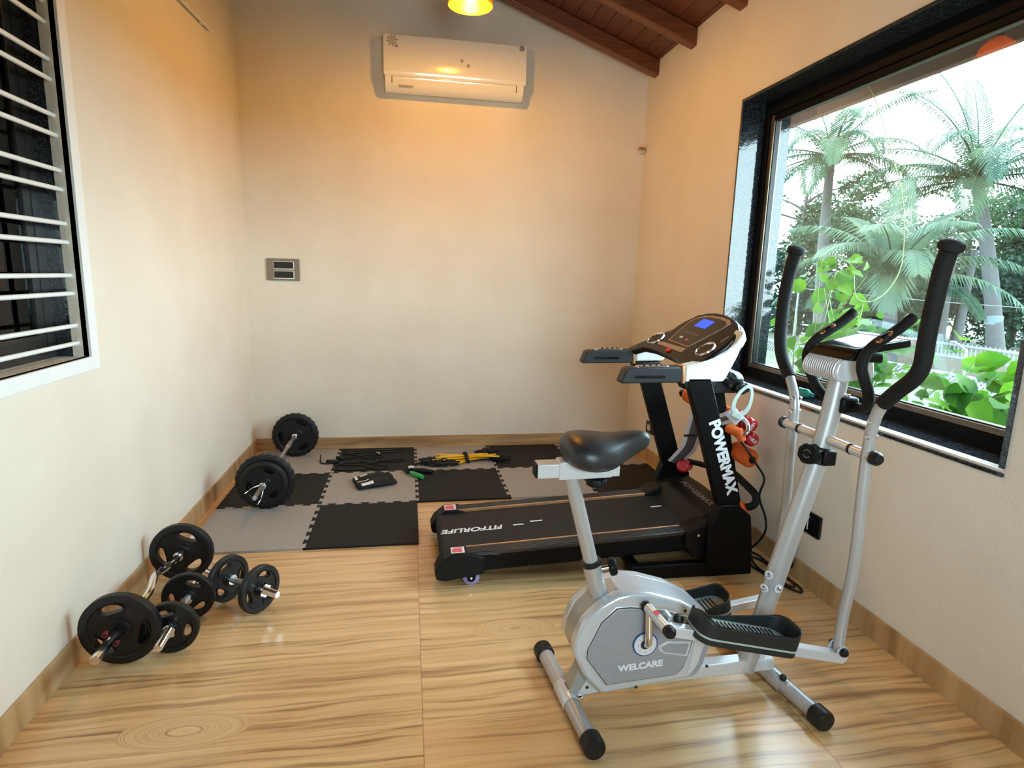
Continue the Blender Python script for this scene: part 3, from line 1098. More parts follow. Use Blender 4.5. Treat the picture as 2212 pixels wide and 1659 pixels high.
# ---------------------------------------------------------------- weights
def plate_mb(c, d, r, t=0.030, hole=0.0155, ang=0.0, hub=None, tread=False, open_=1.0):
    """a three-grip weight plate: web with three oval openings, thick ring, hub"""
    c, d = Vector(c), Vector(d).normalized()
    a, b = frame_of(d)
    pts, eds = [], []

    def ringpts(fn, n):
        k0 = len(pts)
        for q in range(n):
            pts.append(Vector(fn(2 * PI * q / n)))
        eds.extend([(k0 + q, k0 + (q + 1) % n) for q in range(n)])
        return list(range(k0, k0 + n))
    ro, ri = 0.80 * r, hole
    O = ringpts(lambda w: (ro * math.cos(w), ro * math.sin(w)), 60)
    I = ringpts(lambda w: (ri * math.cos(w), ri * math.sin(w)), 24)
    H, cen = [], []
    for k in range(3):
        w0 = ang + 2 * PI * k / 3
        cr = 0.625 * r

        def kid(w, w0=w0):
            u, v = 0.135 * r * open_ * math.cos(w), 0.315 * r * open_ * math.sin(w)
            u -= 0.55 * (v * v) / r           # follow the rim
            rr = cr + u
            return (rr * math.cos(w0) - v * math.sin(w0), rr * math.sin(w0) + v * math.cos(w0))
        H.append(ringpts(kid, 26))
        cen.append([Vector(pts[q]) for q in H[-1]])
    res = delaunay_2d_cdt(pts, eds, [], 0, 1e-6)
    vs2, faces = res[0], res[2]

    def inside(p, poly):
        n, s_ = len(poly), False
        for q in range(n):
            x1_, y1_ = poly[q]
            x2_, y2_ = poly[(q + 1) % n]
            if (y1_ > p.y) != (y2_ > p.y) and p.x < (x2_ - x1_) * (p.y - y1_) / (y2_ - y1_) + x1_:
                s_ = not s_
        return s_
    keep = []
    for f in faces:
        g_ = sum((Vector(vs2[q]) for q in f), Vector((0, 0))) / len(f)
        if g_.length < ri or g_.length > ro or any(inside(g_, q) for q in cen):
            continue
        keep.append(f)
    mm = MB()
    th = t * 0.30
    P3 = lambda q, h: c + a * q[0] + b * q[1] + d * h
    n = len(vs2)
    mm.add([P3(q, th) for q in vs2] + [P3(q, -th) for q in vs2], [tuple(f) for f in keep] + [tuple(q + n for q in reversed(f)) for f in keep])
    for loop in H:
        k = len(loop)
        lip = []
        L = [pts[q] for q in loop]
        cx = sum(L, Vector((0, 0))) / k
        top = [P3(cx + (q - cx) * 1.0, th * 1.5) for q in L] + [P3(cx + (q - cx) * 1.0, -th * 1.5) for q in L]
        out = [P3(cx + (q - cx) * 1.13, th * 1.5) for q in L] + [P3(cx + (q - cx) * 1.13, -th * 1.5) for q in L]
        base = len(mm.v)
        mm.add(top + out, [(q, (q + 1) % k, (q + 1) % k + k, q + k) for q in range(k)]
               + [(q, 2 * k + q, 2 * k + (q + 1) % k, (q + 1) % k) for q in range(k)]
               + [(k + q, k + (q + 1) % k, 3 * k + (q + 1) % k, 3 * k + q) for q in range(k)]
               + [(2 * k + q, 3 * k + q, 3 * k + (q + 1) % k, 2 * k + (q + 1) % k) for q in range(k)])
    mod = (lambda j: 1.0 if (j // 2) % 2 else 0.975) if tread else None
    h = t / 2
    mm.lathe([(0.765 * r, -h * 0.7), (0.80 * r, -h), (0.955 * r, -h), (r, -h * 0.72), (r, h * 0.72), (0.955 * r, h), (0.80 * r, h), (0.765 * r, h * 0.7)],
             c, d, 96 if tread else 64, closed=True, mod=mod)
    hr = hub or 0.30 * r
    mm.lathe([(ri, -h), (hr * 0.92, -h), (hr, -h * 0.8), (hr, h * 0.8), (hr * 0.92, h), (ri, h)], c, d, 36, closed=True)
    return mm


def along(p, q, t):
    p, q = Vector(p), Vector(q)
    return p + (q - p).normalized() * t


# barbell on the mats
A, B = Vector((0.362, -1.545, 0.186)), Vector((0.345, -0.045, 0.186))
bbar = thing('barbell', 'long barbell with black plates lying on the foam tiles by the left wall', 'barbell', (0.355, -0.77, MZ))
d = (B - A).normalized()
part('bar', MB().cyl(A, B, 0.0125, 20), 'steel_knurl', bbar)
part('grip_sleeve', MB().cyl(along(A, B, 0.99), along(A, B, 1.13), 0.0165, 18), 'steel_knurl', bbar)
pA = along(A, B, 0.285)
pB = along(A, B, 1.335)
part('weight_plate', plate_mb(pA, d, 0.1725, 0.034, ang=0.5, tread=True, open_=0.7), 'black_rubber', bbar, label='large toothed rim plate at the near end')
part('weight_plate', plate_mb(along(A, B, 0.247), d, 0.137, 0.030, ang=0.9, open_=0.75), 'black_rubber', bbar, label='smaller plate in front of the large near one')
part('weight_plate', plate_mb(pB, d, 0.1725, 0.034, ang=1.0, tread=True, open_=0.7), 'black_rubber', bbar, label='large toothed rim plate at the far end')
part('weight_plate', plate_mb(along(A, B, 1.372), d, 0.137, 0.030, ang=0.2, open_=0.75), 'black_rubber', bbar, label='smaller plate behind the large far one')
part('collar', MB().lathe([(0.013, -0.02), (0.021, -0.017), (0.024, 0), (0.021, 0.017), (0.013, 0.02)], along(A, B, 0.212), d, 24), 'chrome', bbar)
part('collar', MB().lathe([(0.013, -0.02), (0.021, -0.017), (0.024, 0), (0.021, 0.017), (0.013, 0.02)], along(A, B, 1.298), d, 24), 'chrome', bbar)
q = along(A, B, 0.20)
wire = []
for k in range(28):
    w = 2 * PI * k / 9
    wire.append(q + Vector((math.cos(w) * 0.0165, -0.0004 * k, math.sin(w) * 0.0165)))
spw = part('spring_clip', MB().tube([q + Vector((-0.085, -0.055, -0.022)), q + Vector((-0.045, -0.035, 0.004)), q + Vector((-0.016, 0, 0.006))] + wire
                                    + [q + Vector((0.006, -0.02, -0.022)), q + Vector((0.004, -0.06, -0.055)), q + Vector((-0.012, -0.085, -0.082))], 0.0022, 8), 'chrome', bbar)

# curl bar leaning by the wall
A, B = Vector((0.168, -2.875, 0.138)), Vector((0.168, -1.90, 0.139))
ez = thing('curl_bar', 'wavy chrome curl bar with two black plates on the floor along the left wall', 'barbell', (0.168, -2.39, 0))
d = (B - A).normalized()
wav = [(0.168, -2.875, 0.138), (0.168, -2.62, 0.138), (0.168, -2.57, 0.140), (0.176, -2.52, 0.146), (0.182, -2.46, 0.160), (0.168, -2.39, 0.172), (0.158, -2.33, 0.166),
       (0.158, -2.27, 0.150), (0.165, -2.20, 0.142), (0.168, -2.12, 0.139), (0.168, -2.05, 0.139), (0.168, -1.90, 0.139)]
part('bar', MB().tube(wav, 0.0148, 16, k=5), 'chrome', ez)
part('sleeve_collar', MB().cyl((0.168, -2.655, 0.138), (0.168, -2.625, 0.138), 0.0215, 20), 'chrome', ez)
part('sleeve_collar', MB().cyl((0.168, -2.130, 0.139), (0.168, -2.100, 0.139), 0.0215, 20), 'chrome', ez)
part('weight_plate', plate_mb((0.168, -2.685, 0.138), d, 0.137, 0.034, ang=0.25), 'black_rubber', ez)
part('weight_plate', plate_mb((0.168, -2.075, 0.139), d, 0.137, 0.034, ang=0.9), 'black_rubber', ez)
part('sleeve', MB().cyl((0.168, -2.875, 0.138), (0.168, -2.71, 0.138), 0.0168, 20), 'chrome', ez)
cl = part('clip', MB().lathe([(0.0145, -0.012), (0.022, -0.012), (0.022, 0.012), (0.0145, 0.012)], (0.168, -2.725, 0.138), d, 20, closed=True), 'black_plastic', ez)
for sx_, sz_ in ((-0.026, 0.012), (0.006, -0.024)):
    part('clip_tab', MB().lathe([(0.005, -0.008), (0.0095, -0.008), (0.0095, 0.008), (0.005, 0.008)], (0.168 + sx_, -2.738, 0.138 + sz_), d, 14, closed=True), 'sticker_dark_red', cl)


def dumbbell(A, B, r, p0, p1, label, ang0, ang1, loc):
    A, B = Vector(A), Vector(B)
    t_ = thing('dumbbell', label, 'dumbbell', loc, 'adjustable plate dumbbells')
    d = (B - A).normalized()
    L = (B - A).length
    part('handle', MB().cyl(along(A, B, p0 + 0.02), along(A, B, p1 - 0.02), 0.0145, 18), 'steel_knurl', t_)

    def thr(a, b, nm):
        pr = []
        k = 26
        for i in range(k + 1):
            h = a + (b - a) * i / k
            pr.append((0.0162 if i % 2 else 0.0138, h))
        part(nm, MB().lathe(pr, A, d, 18), 'chrome', t_)
    thr(0.0, p0, 'threaded_end')
    thr(p1, L, 'threaded_end')
    part('weight_plate', plate_mb(along(A, B, p0), d, r, 0.028, ang=ang0), 'black_rubber', t_)
    part('weight_plate', plate_mb(along(A, B, p1), d, r, 0.028, ang=ang1), 'black_rubber', t_)
    for h in (p0 - 0.026, p1 + 0.026):
        part('star_nut', MB().lathe([(0.014, -0.011), (0.029, -0.011), (0.031, -0.004), (0.031, 0.006), (0.024, 0.012), (0.014, 0.012)], along(A, B, h), d, 24,
                                    mod=lambda j: 1.0 if (j // 2) % 2 else 0.86), 'chrome', t_)
    for h in (p0 + 0.024, p1 - 0.024):
        part('inner_collar', MB().lathe([(0.014, -0.009), (0.022, -0.008), (0.022, 0.008), (0.014, 0.009)], along(A, B, h), d, 20), 'chrome', t_)


dumbbell((0.323, -2.775, 0.102), (0.302, -2.285, 0.102), 0.102, 0.135, 0.36, 'black plate dumbbell lying beside the curl bar, its end pointing at the camera', 0.3, 0.9, (0.313, -2.53, 0))
dumbbell((0.665, -2.452, 0.102), (0.315, -2.207, 0.102), 0.102, 0.105, 0.295, 'black plate dumbbell lying askew in front of the foam tiles', 0.9, 0.2, (0.49, -2.33, 0))

# ---------------------------------------------------------------- small things on the mats
lad = thing('agility_ladder', 'folded agility ladder of yellow slats tied with black webbing by the back wall', 'agility ladder', (1.63, -0.45, MZ))
cx, cy = 1.645, -0.44
fan = [(-0.275, -0.115, 0.20, 0.03, 0.026), (-0.285, -0.085, 0.245, 0.012, 0.032), (-0.255, -0.055, 0.225, 0.035, 0.040), (-0.27, -0.10, 0.19, 0.05, 0.030), (-0.21, 0.02, 0.19, -0.02, 0.046),
       (-0.225, 0.055, 0.255, -0.055, 0.053), (-0.20, -0.12, 0.14, 0.04, 0.022), (-0.26, -0.07, 0.24, 0.02, 0.048), (-0.155, -0.13, 0.12, 0.05, 0.019), (-0.235, -0.035, 0.17, 0.01, 0.058)]
for (ax_, ay_, bx_, by_, zz) in fan:
    p_, q_ = Vector((cx + ax_, cy + ay_, zz)), Vector((cx + bx_, cy + by_, zz + 0.006))
    dd = (q_ - p_)
    L = dd.length
    dd.normalize()
    side = Vector((-dd.y, dd.x, 0)).normalized()
    mm = MB()
    mm.plate(rounded(0, -0.0165, L, 0.0165, 0.006, 2), p_, dd, side, 0.004)
    sl = part('slat', mm, 'yellow_plastic', lad, 0.001)
    for t_ in (0.018, L - 0.018):
        part('slot', MB().plate(rounded(t_ - 0.008, -0.005, t_ + 0.008, 0.005, 0.003, 2), p_ + Vector((0, 0, 0.0038)), dd, side, 0.0008), 'ac_slot', sl)
part('tie_strap', MB().tube([(cx + 0.02, cy - 0.055, 0.020), (cx + 0.005, cy - 0.06, 0.045), (cx, cy - 0.02, 0.070), (cx - 0.005, cy + 0.03, 0.070), (cx - 0.01, cy + 0.055, 0.045), (cx - 0.01, cy + 0.05, 0.018)],
                           0.011, 8, k=4, oval=((1, 0, 0), 1.4)), 'black_web', lad)
rr_ = random.Random(3)


def bundle(cx, cy, rx, ry, h, n, nm, parent, w=0.011):
    pts = []
    for k in range(n):
        a = k * 2.4 + rr_.random()
        s_ = 0.35 + 0.65 * rr_.random()
        pts.append((cx + rx * s_ * math.cos(a), cy + ry * s_ * math.sin(a), MZ + 0.010 + h * rr_.random()))
    return part(nm, MB().tube(pts, w, 6, k=4, oval=((0, 0, 1), 0.45)), 'black_web', parent)


bundle(cx - 0.24, cy - 0.05, 0.15, 0.085, 0.030, 34, 'webbing', lad, 0.013)
bundle(cx - 0.17, cy - 0.11, 0.14, 0.050, 0.022, 22, 'webbing', lad, 0.012)
bundle(cx + 0.20, cy + 0.10, 0.125, 0.075, 0.055, 34, 'webbing', lad, 0.013)
bundle(cx + 0.26, cy + 0.005, 0.095, 0.070, 0.035, 28, 'webbing', lad, 0.012)
bundle(cx + 0.07, cy + 0.01, 0.12, 0.045, 0.010, 18, 'webbing', lad, 0.010)

rope = thing('tangled_cord', 'tangled thin black cord with handles beside the far barbell plate', 'cord', (0.80, -0.35, MZ))
loops = [(0.545, -0.31, 0.05), (0.548, -0.37, 0.02), (0.57, -0.425, 0.019), (0.63, -0.435, 0.02), (0.70, -0.42, 0.022), (0.80, -0.40, 0.022), (0.92, -0.37, 0.02), (1.01, -0.30, 0.022), (0.95, -0.25, 0.024), (0.80, -0.30, 0.026),
         (0.70, -0.36, 0.024), (0.72, -0.47, 0.02), (0.86, -0.50, 0.02), (0.93, -0.55, 0.02), (0.84, -0.595, 0.019), (0.70, -0.59, 0.019), (0.665, -0.53, 0.02), (0.72, -0.44, 0.024),
         (0.90, -0.43, 0.022), (1.02, -0.38, 0.02), (1.16, -0.36, 0.019), (1.17, -0.41, 0.02), (1.05, -0.42, 0.021), (0.93, -0.36, 0.026), (0.80, -0.25, 0.024), (0.73, -0.20, 0.02), (0.85, -0.165, 0.02),
         (1.02, -0.17, 0.02), (1.16, -0.14, 0.02), (1.15, -0.10, 0.02), (1.0, -0.115, 0.022), (0.82, -0.12, 0.02), (0.72, -0.17, 0.02), (0.69, -0.27, 0.024), (0.80, -0.345, 0.028), (0.95, -0.33, 0.028),
         (1.00, -0.40, 0.026), (0.90, -0.47, 0.026), (1.04, -0.53, 0.02), (1.05, -0.57, 0.02), (0.96, -0.58, 0.02), (0.90, -0.52, 0.02)]
part('cord', MB().tube(loops, 0.0052, 7, k=5), 'black_rubber', rope)
part('handle', MB().tube([(0.60, -0.405, 0.026), (0.64, -0.42, 0.028), (0.70, -0.43, 0.030)], [0.016, 0.019, 0.011], 12, k=4), 'black_rubber', rope)
part('handle', MB().tube([(0.665, -0.315, 0.027), (0.69, -0.34, 0.03), (0.715, -0.375, 0.03)], [0.014, 0.017, 0.010], 12, k=4), 'black_rubber', rope)
part('hook', MB().tube([(0.955, -0.215, 0.03), (0.97, -0.235, 0.034), (0.985, -0.25, 0.03)], 0.006, 8, k=3), 'chrome', rope)


def glove(pts, w, label, patches, loc):
    """a soft half-finger glove: cuff, hand and finger stubs"""
    t_ = thing('gym_glove', label, 'glove', loc, 'gym gloves on the grey tile')
    p0, p1 = Vector(pts[0]), Vector(pts[1])
    dd = (p1 - p0)
    L = dd.length
    dd.normalize()
    sd = Vector((-dd.y, dd.x, 0)).normalized()
    rings = []
    prof = [(0.0, 0.40, 0.013), (0.05, 0.50, 0.018), (0.28, 0.44, 0.019), (0.45, 0.52, 0.024), (0.75, 0.55, 0.026), (0.95, 0.50, 0.022), (1.0, 0.44, 0.016)]
    for t, hw, hh in prof:
        c = p0 + dd * (L * t)
        rings.append([c + sd * (w * hw * math.cos(2 * PI * k / 18)) + Vector((0, 0, MZ + hh * (1 + math.sin(2 * PI * k / 18)) + 0.003 * math.sin(3 * k + t * 9))) for k in range(18)])
    part('hand', MB().loft(rings), 'black_web', t_)
    for k in range(4):
        c = p1 + sd * (w * (k - 1.5) * 0.26) + Vector((0, 0, MZ + 0.02))
        part('finger', MB().tube([c - dd * 0.01, c + dd * (0.025 + 0.008 * (1 - abs(k - 1.5) / 1.5)), c + dd * 0.036 - Vector((0, 0, 0.004))], [0.0125, 0.013, 0.010], 10, k=3), 'black_web', t_)
    for (a, b, s0, s1) in patches:
        mm = MB()
        cols = []
        for i in range(6):
            t = a + (b - a) * i / 5
            hh = 0.0
            for q in range(len(prof) - 1):
                if prof[q][0] <= t <= prof[q + 1][0]:
                    f_ = (t - prof[q][0]) / (prof[q + 1][0] - prof[q][0])
                    hh = prof[q][2] + (prof[q + 1][2] - prof[q][2]) * f_
                    hw = prof[q][1] + (prof[q + 1][1] - prof[q][1]) * f_
            row = []
            for k in range(6):
                s_ = (s0 + (s1 - s0) * k / 5)
                hgt = MZ + hh * (1 + math.sqrt(max(0, 1 - s_ * s_))) + 0.0035
                row.append(p0 + dd * (L * t) + sd * (w * hw * s_) + Vector((0, 0, hgt)))
            cols.append(row)
        vs = [q for r_ in cols for q in r_]
        fs = [(i * 6 + k, i * 6 + k + 1, (i + 1) * 6 + k + 1, (i + 1) * 6 + k) for i in range(5) for k in range(5)]
        mm.add(vs, fs)
        pp = part('white_patch', mm, 'glove_white', t_)
        so_ = pp.modifiers.new('thick', 'SOLIDIFY')
        so_.thickness = 0.002


glove([(0.835, -0.865), (1.045, -0.80)] and [(0.835, -0.862, 0), (1.05, -0.795, 0)], 0.105, 'black gym glove with a thin white mark, the back one of the pair', [(0.02, 0.10, -0.7, 0.7), (0.2, 0.42, 0.05, 0.35)], (0.94, -0.83, MZ))
glove([(0.865, -0.975, 0), (1.075, -0.895, 0)], 0.115, 'black gym glove with broad white palm patches, the front one of the pair', [(0.06, 0.40, 0.38, 0.8), (0.10, 0.46, -0.85, -0.30)], (0.97, -0.935, MZ))

hg = thing('hand_gripper', 'black and green hand gripper lying behind the treadmill', 'hand gripper', (1.27, -0.76, MZ))
part('handle', MB().tube([(1.225, -0.735, 0.032), (1.265, -0.79, 0.032), (1.305, -0.835, 0.032)], [0.015, 0.018, 0.015], 14, k=4), 'green_grip', hg, label='green handle')
part('handle', MB().tube([(1.245, -0.665, 0.030), (1.31, -0.69, 0.030), (1.375, -0.725, 0.030)], [0.014, 0.019, 0.016], 14, k=4), 'black_rubber', hg, label='black handle')
part('frame', MB().tube([(1.235, -0.75, 0.032), (1.20, -0.715, 0.030), (1.185, -0.68, 0.03), (1.205, -0.655, 0.03), (1.25, -0.665, 0.03)], 0.011, 10, k=4), 'black_plastic', hg)
part('spring', MB().tube([(1.205, -0.66, 0.046), (1.225, -0.655, 0.05), (1.245, -0.66, 0.046)], 0.010, 10, k=3), 'ring_white', hg)


# ---------------------------------------------------------------- treadmill
tm = thing('treadmill', 'black motorised treadmill with orange striped deck and raised white console', 'treadmill', (2.1, -1.99, 0))
zd = lambda x: 0.160 + 0.052 * (x - 1.45)
YN, YF = -2.29, -1.69


def slab(x0, x1, y0, y1, dz0, dz1):
    return MB().prism([(x0, zd(x0) + dz0), (x1, zd(x1) + dz0), (x1, zd(x1) + dz1), (x0, zd(x0) + dz1)], y0, y1, 'y')


deckframe = MB().prism([(1.36, 0.066), (1.42, 0.062), (2.62, 0.115), (2.62, zd(2.62) - 0.02), (1.36, zd(1.36) - 0.02)], YN + 0.004, YF - 0.004, 'y')
part('deck', deckframe, 'black_paint', tm, 0.004)
belt = []
for k in range(9):
    a = R(90 + 180 * k / 8)
    belt.append((1.392 + 0.040 * math.cos(a), zd(1.392) - 0.052 + 0.040 * math.sin(a)))
belt = [(2.66, zd(2.66) - 0.012)] + belt + [(2.66, zd(2.66) - 0.06)]
bt = part('belt', MB().prism(belt, -2.216, -1.772, 'y'), 'belt_black', tm)
for (y0, y1, yo) in ((YN, -2.222, -2.222), (-1.766, YF, -1.772)):
    sr_ = part('side_rail', slab(1.445, 2.62, y0, y1, -0.02, 0.0), 'rail_brown', tm, 0.003)
    for q in range(5):
        yy = y0 + 0.009 + q * (y1 - y0 - 0.018) / 4
        part('rail_rib', slab(1.46, 2.60, yy - 0.0035, yy + 0.0035, -0.002, 0.0022), 'rail_brown', sr_, 0.001)
    part('edge_strip', slab(1.450, 2.62, yo - (0.0 if yo < -2 else -0.0), yo + 0.007, -0.012, 0.0035), 'copper_trim', tm, 0.001, label='copper orange edge strip')
lettering('belt_lettering', 'FITFORLIFE', 0.064, (1.535, -2.006, zd(1.535) - 0.0112), (-1, 0, -0.052), (0, -1, 0), 'letter_white', bt, 1.0, bold=0.0016, shear=0.25)
for (xa, xb, yy) in ((1.745, 1.80, -2.0), (1.84, 1.905, -1.975), (2.53, 2.59, -1.935), (2.62, 2.66, -1.90)):
    part('belt_dash', slab(xa, xb, yy - 0.006, yy + 0.006, -0.0124, -0.0112), 'letter_white', bt)
# tail caps with red warning stickers
for sgn, yo, yi in ((-1, YN - 0.012, -2.205), (1, YF + 0.012, -1.780)):
    y0, y1 = min(yo, yi), max(yo, yi)
    prof = [(1.325, 0.075), (1.335, 0.040), (1.375, 0.030), (1.56, 0.060), (1.56, zd(1.5) - 0.022), (1.475, zd(1.475) + 0.004), (1.405, zd(1.405) + 0.006), (1.372, zd(1.37) - 0.016), (1.345, 0.115)]
    cap = part('tail_cap', MB().prism(prof, y0, y1, 'y'), 'black_plastic', tm, 0.006)
    ya_, yb_ = (YN + 0.004, -2.226) if sgn < 0 else (-1.766, YF - 0.004)
    stk = part('warning_sticker', slab(1.403, 1.466, ya_, yb_, 0.0040, 0.0068), 'sticker_white', cap, label='red and white warning sticker')
    part('sticker_print', slab(1.408, 1.455, ya_ + 0.006, yb_ - 0.020, 0.0066, 0.0074), 'sticker_red', stk)
    part('sticker_print', slab(1.414, 1.455, yb_ - 0.015, yb_ - 0.006, 0.0066, 0.0074), 'sticker_red', stk)
    yw = yo + 0.022 if sgn < 0 else yo - 0.022
    wh = part('transport_wheel', MB().lathe([(0.010, -0.014), (0.030, -0.014), (0.039, -0.009), (0.039, 0.009), (0.030, 0.014), (0.010, 0.014)], (1.497, yw, 0.0395), (0, 1, 0), 32, closed=True), 'purple_clear', tm, label='wheel with a clear purple tyre')
    part('wheel_hub', MB().cyl((1.497, yw - 0.018, 0.0395), (1.497, yw + 0.018, 0.0395), 0.021, 20).prism([(1.475, 0.045), (1.519, 0.045), (1.525, 0.085), (1.469, 0.085)], yw - 0.017, yw + 0.017, 'y'), 'black_plastic', wh)
    part('axle_pin', MB().cyl((1.497, yw - 0.021, 0.0395), (1.497, yw + 0.021, 0.0395), 0.005, 10), 'chrome', wh)
sh_ = [(1.597, 0.152), (1.613, 0.156), (1.630, 0.153), (1.630, 0.138), (1.624, 0.125), (1.613, 0.118), (1.603, 0.124), (1.597, 0.137)]
part('shield_badge', MB().prism(sh_, YN + 0.0025, YN + 0.005, 'y'), 'letter_white', tm)
lettering('side_lettering', 'TDA-230M', 0.058, (1.884, YN + 0.003, 0.1085), (1, 0, 0.075), (-0.075, 0, 1), 'letter_white', tm, 0.93, bold=0.0008)
part('side_panel', MB().prism([(1.56, 0.072), (2.62, 0.122), (2.62, 0.196), (1.56, 0.146)], YN + 0.002, YN + 0.01, 'y'), 'black_paint', tm, 0.002)

# motor hood
hood = [(2.585, 0.14), (2.600, 0.205), (2.640, 0.222), (2.672, 0.272), (2.715, 0.290), (2.83, 0.305), (2.905, 0.270), (2.925, 0.20), (2.925, 0.06), (2.60, 0.075)]
hd = part('motor_hood', MB().prism(hood, -2.245, -1.735, 'y'), 'black_plastic', tm, 0.012)
for y0, y1 in ((-2.312, -2.200), (-1.780, -1.668)):
    wing = [(2.555, 0.150), (2.560, 0.222), (2.600, 0.240), (2.76, 0.292), (2.86, 0.296), (2.90, 0.24), (2.90, 0.07), (2.60, 0.09)]
    part('hood_wing', MB().prism(wing, y0, y1, 'y'), 'black_plastic', tm, 0.006)
lettering('hood_lettering', 'POWERMAX', 0.05, (2.765, -1.99, 0.2985), (0, -1, 0.0), (1, 0, 0.13), 'letter_grey', hd, 1.25, bold=0.0015)
ov = [(2.742 + 0.036 * math.cos(2 * PI * k / 28), -2.258 + 0.027 * math.sin(2 * PI * k / 28)) for k in range(28)]
ux_, uy_ = Vector((1, 0, 0.30)).normalized(), Vector((0, 1, 0))
zo = 0.2875
st = part('oval_sticker', MB().plate([(p[0] - 2.742, p[1] + 2.258) for p in ov], (2.742, -2.258, zo), ux_, uy_, 0.0015), 'sticker_white', hd, label='white oval sticker with a dark red print')
part('sticker_print', MB().plate([(-0.020, -0.017), (0.0, -0.020), (0.004, 0.004), (-0.022, 0.010)], (2.742, -2.258, zo + 0.0012), ux_, uy_, 0.001), 'sticker_dark_red', st)
arc = [(0.004 + 0.018 * math.cos(R(a)), 0.016 * math.sin(R(a))) for a in range(-80, 101, 15)]
arc2 = [(0.004 + 0.014 * math.cos(R(a)), 0.012 * math.sin(R(a))) for a in range(100, -81, -15)]
part('sticker_print', MB().plate(arc + arc2, (2.742, -2.258, zo + 0.0012), ux_, uy_, 0.001), 'sticker_dark_red', st)

# base frame
for y0, y1 in ((-2.352, -2.296), (-1.684, -1.628)):
    part('base_foot', MB().prism([(2.655, 0.0), (2.905, 0.0), (2.895, 0.15), (2.872, 0.31), (2.80, 0.37), (2.70, 0.37), (2.655, 0.25)], y0, y1, 'y'), 'black_paint', tm, 0.006)
    part('floor_tube', MB().box((2.268, y0 + 0.006, 0.0), (2.67, y1 - 0.006, 0.072)), 'black_paint', tm, 0.005)
part('cross_tube', MB().box((2.84, -2.30, 0.0), (2.90, -1.68, 0.055)), 'black_paint', tm, 0.005)
part('cross_tube', MB().box((2.30, -2.30, 0.01), (2.34, -1.68, 0.05)), 'black_paint', tm, 0.005)
dirU = Vector((-0.2135, 0, 0.62)).normalized()
ups = []
for y0, y1 in ((-2.338, -2.288), (-1.692, -1.642)):
    up = part('upright', MB().prism([(2.482, 1.000), (2.603, 1.000), (2.842, 0.290), (2.725, 0.290)], y0, y1, 'y'), 'black_paint', tm, 0.006)
    ups.append(up)
lettering('upright_lettering', 'POWERMAX', 0.074, (2.6975, -2.3395, 0.612), (0.2135 * 1.55, 0, -0.93), (0.93, 0, 0.331), 'letter_white', ups[0], 0.93, bold=0.004)
part('frame_bolt', MB().cyl((2.62, -2.302, 0.205), (2.62, -2.318, 0.205), 0.007, 12), 'chrome', tm)

# console with side cheeks, hand grips and display
CO, CUX, CUY = Vector((2.47, -1.99, 1.012)), Vector((1, 0, 0.68)).normalized(), Vector((0, 1, 0.08)).normalized()
CUY = (CUY - CUX * CUY.dot(CUX)).normalized()
near_ = [(0.0, -0.345), (0.16, -0.342), (0.25, -0.335), (0.31, -0.318), (0.355, -0.282), (0.395, -0.215), (0.425, -0.12), (0.436, -0.03)]
far_ = [(0.434, 0.04), (0.420, 0.10), (0.385, 0.160), (0.32, 0.190), (0.23, 0.205), (0.15, 0.250), (0.08, 0.300), (0.0, 0.345)]
inner = [(0.0, 0.262), (0.045, 0.215), (0.060, 0.10), (0.060, -0.10), (0.045, -0.215), (0.0, -0.262)]
part('console_top', MB().plate(near_ + far_ + inner, CO - CUX.cross(CUY) * 0.006, CUX, CUY, 0.034), 'console_black', tm, 0.010, seg=3)
grow = lambda L, e: [(s_ + e * (1.2 if s_ > 0.3 else 0.2), h + (e if h > 0 else -e)) for s_, h in L]
part('console_shell', MB().plate(grow(near_[1:], 0.007) + grow(far_[:-2], 0.007) + [(0.12, 0.15), (0.12, -0.15)], CO - CUX.cross(CUY) * 0.036, CUX, CUY, 0.040), 'console_white', tm, 0.008)
for y0, y1 in ((-2.338, -2.262), (-1.718, -1.642)):
    chk = [(2.472, 0.980), (2.661, 0.981), (2.675, 0.995), (2.698, 1.043), (2.729, 1.109), (2.750, 1.175), (2.747, 1.222), (2.735, 1.205), (2.712, 1.168), (2.672, 1.130), (2.61, 1.096), (2.54, 1.070), (2.472, 1.055)]
    if y0 > -2:
        chk = [(2.472, 0.985), (2.640, 0.990), (2.655, 1.020), (2.60, 1.060), (2.54, 1.068), (2.472, 1.060)]
    part('console_cheek', MB().prism(chk, y0, y1, 'y'), 'console_white', tm, 0.010)
    gp = [(2.162, 0.978), (2.168, 0.974), (2.460, 0.978), (2.462, 1.052), (2.205, 1.046), (2.186, 1.038)]
    gr = part('hand_grip', MB().prism(gp, y0, y1, 'y'), 'grip_grey', tm, 0.010, seg=3)
    part('grip_slot', MB().prism(rounded(2.225, 0.998, 2.375, 1.012, 0.0065), y0 - 0.001, y0 + 0.006, 'y'), 'black_gloss', gr)
    part('grip_ring', MB().prism([(2.459, 0.974), (2.472, 0.974), (2.466, 1.058), (2.453, 1.058)], y0 - 0.003, y1 + 0.003, 'y'), 'copper_trim', tm, 0.003, label='copper orange grip ring')
    yc_ = (y0 + y1) / 2
    pm_ = part('pulse_sensor', MB().prism([(2.235, 1.044), (2.40, 1.048), (2.39, 1.057), (2.25, 1.052)], yc_ - 0.020, yc_ + 0.020, 'y'), 'chrome', gr, 0.003)
    for xx in (2.285, 2.315, 2.345, 2.372):
        part('grip_button', MB().cyl((xx, yc_, 1.045), (xx, yc_, 1.060), 0.008, 12), 'black_gloss', pm_)
    part('upright_socket', MB().prism([(2.475, 0.945), (2.622, 0.945), (2.63, 0.985), (2.455, 0.985)], y0 + 0.004, y1 - 0.004, 'y'), 'black_plastic', tm, 0.008)


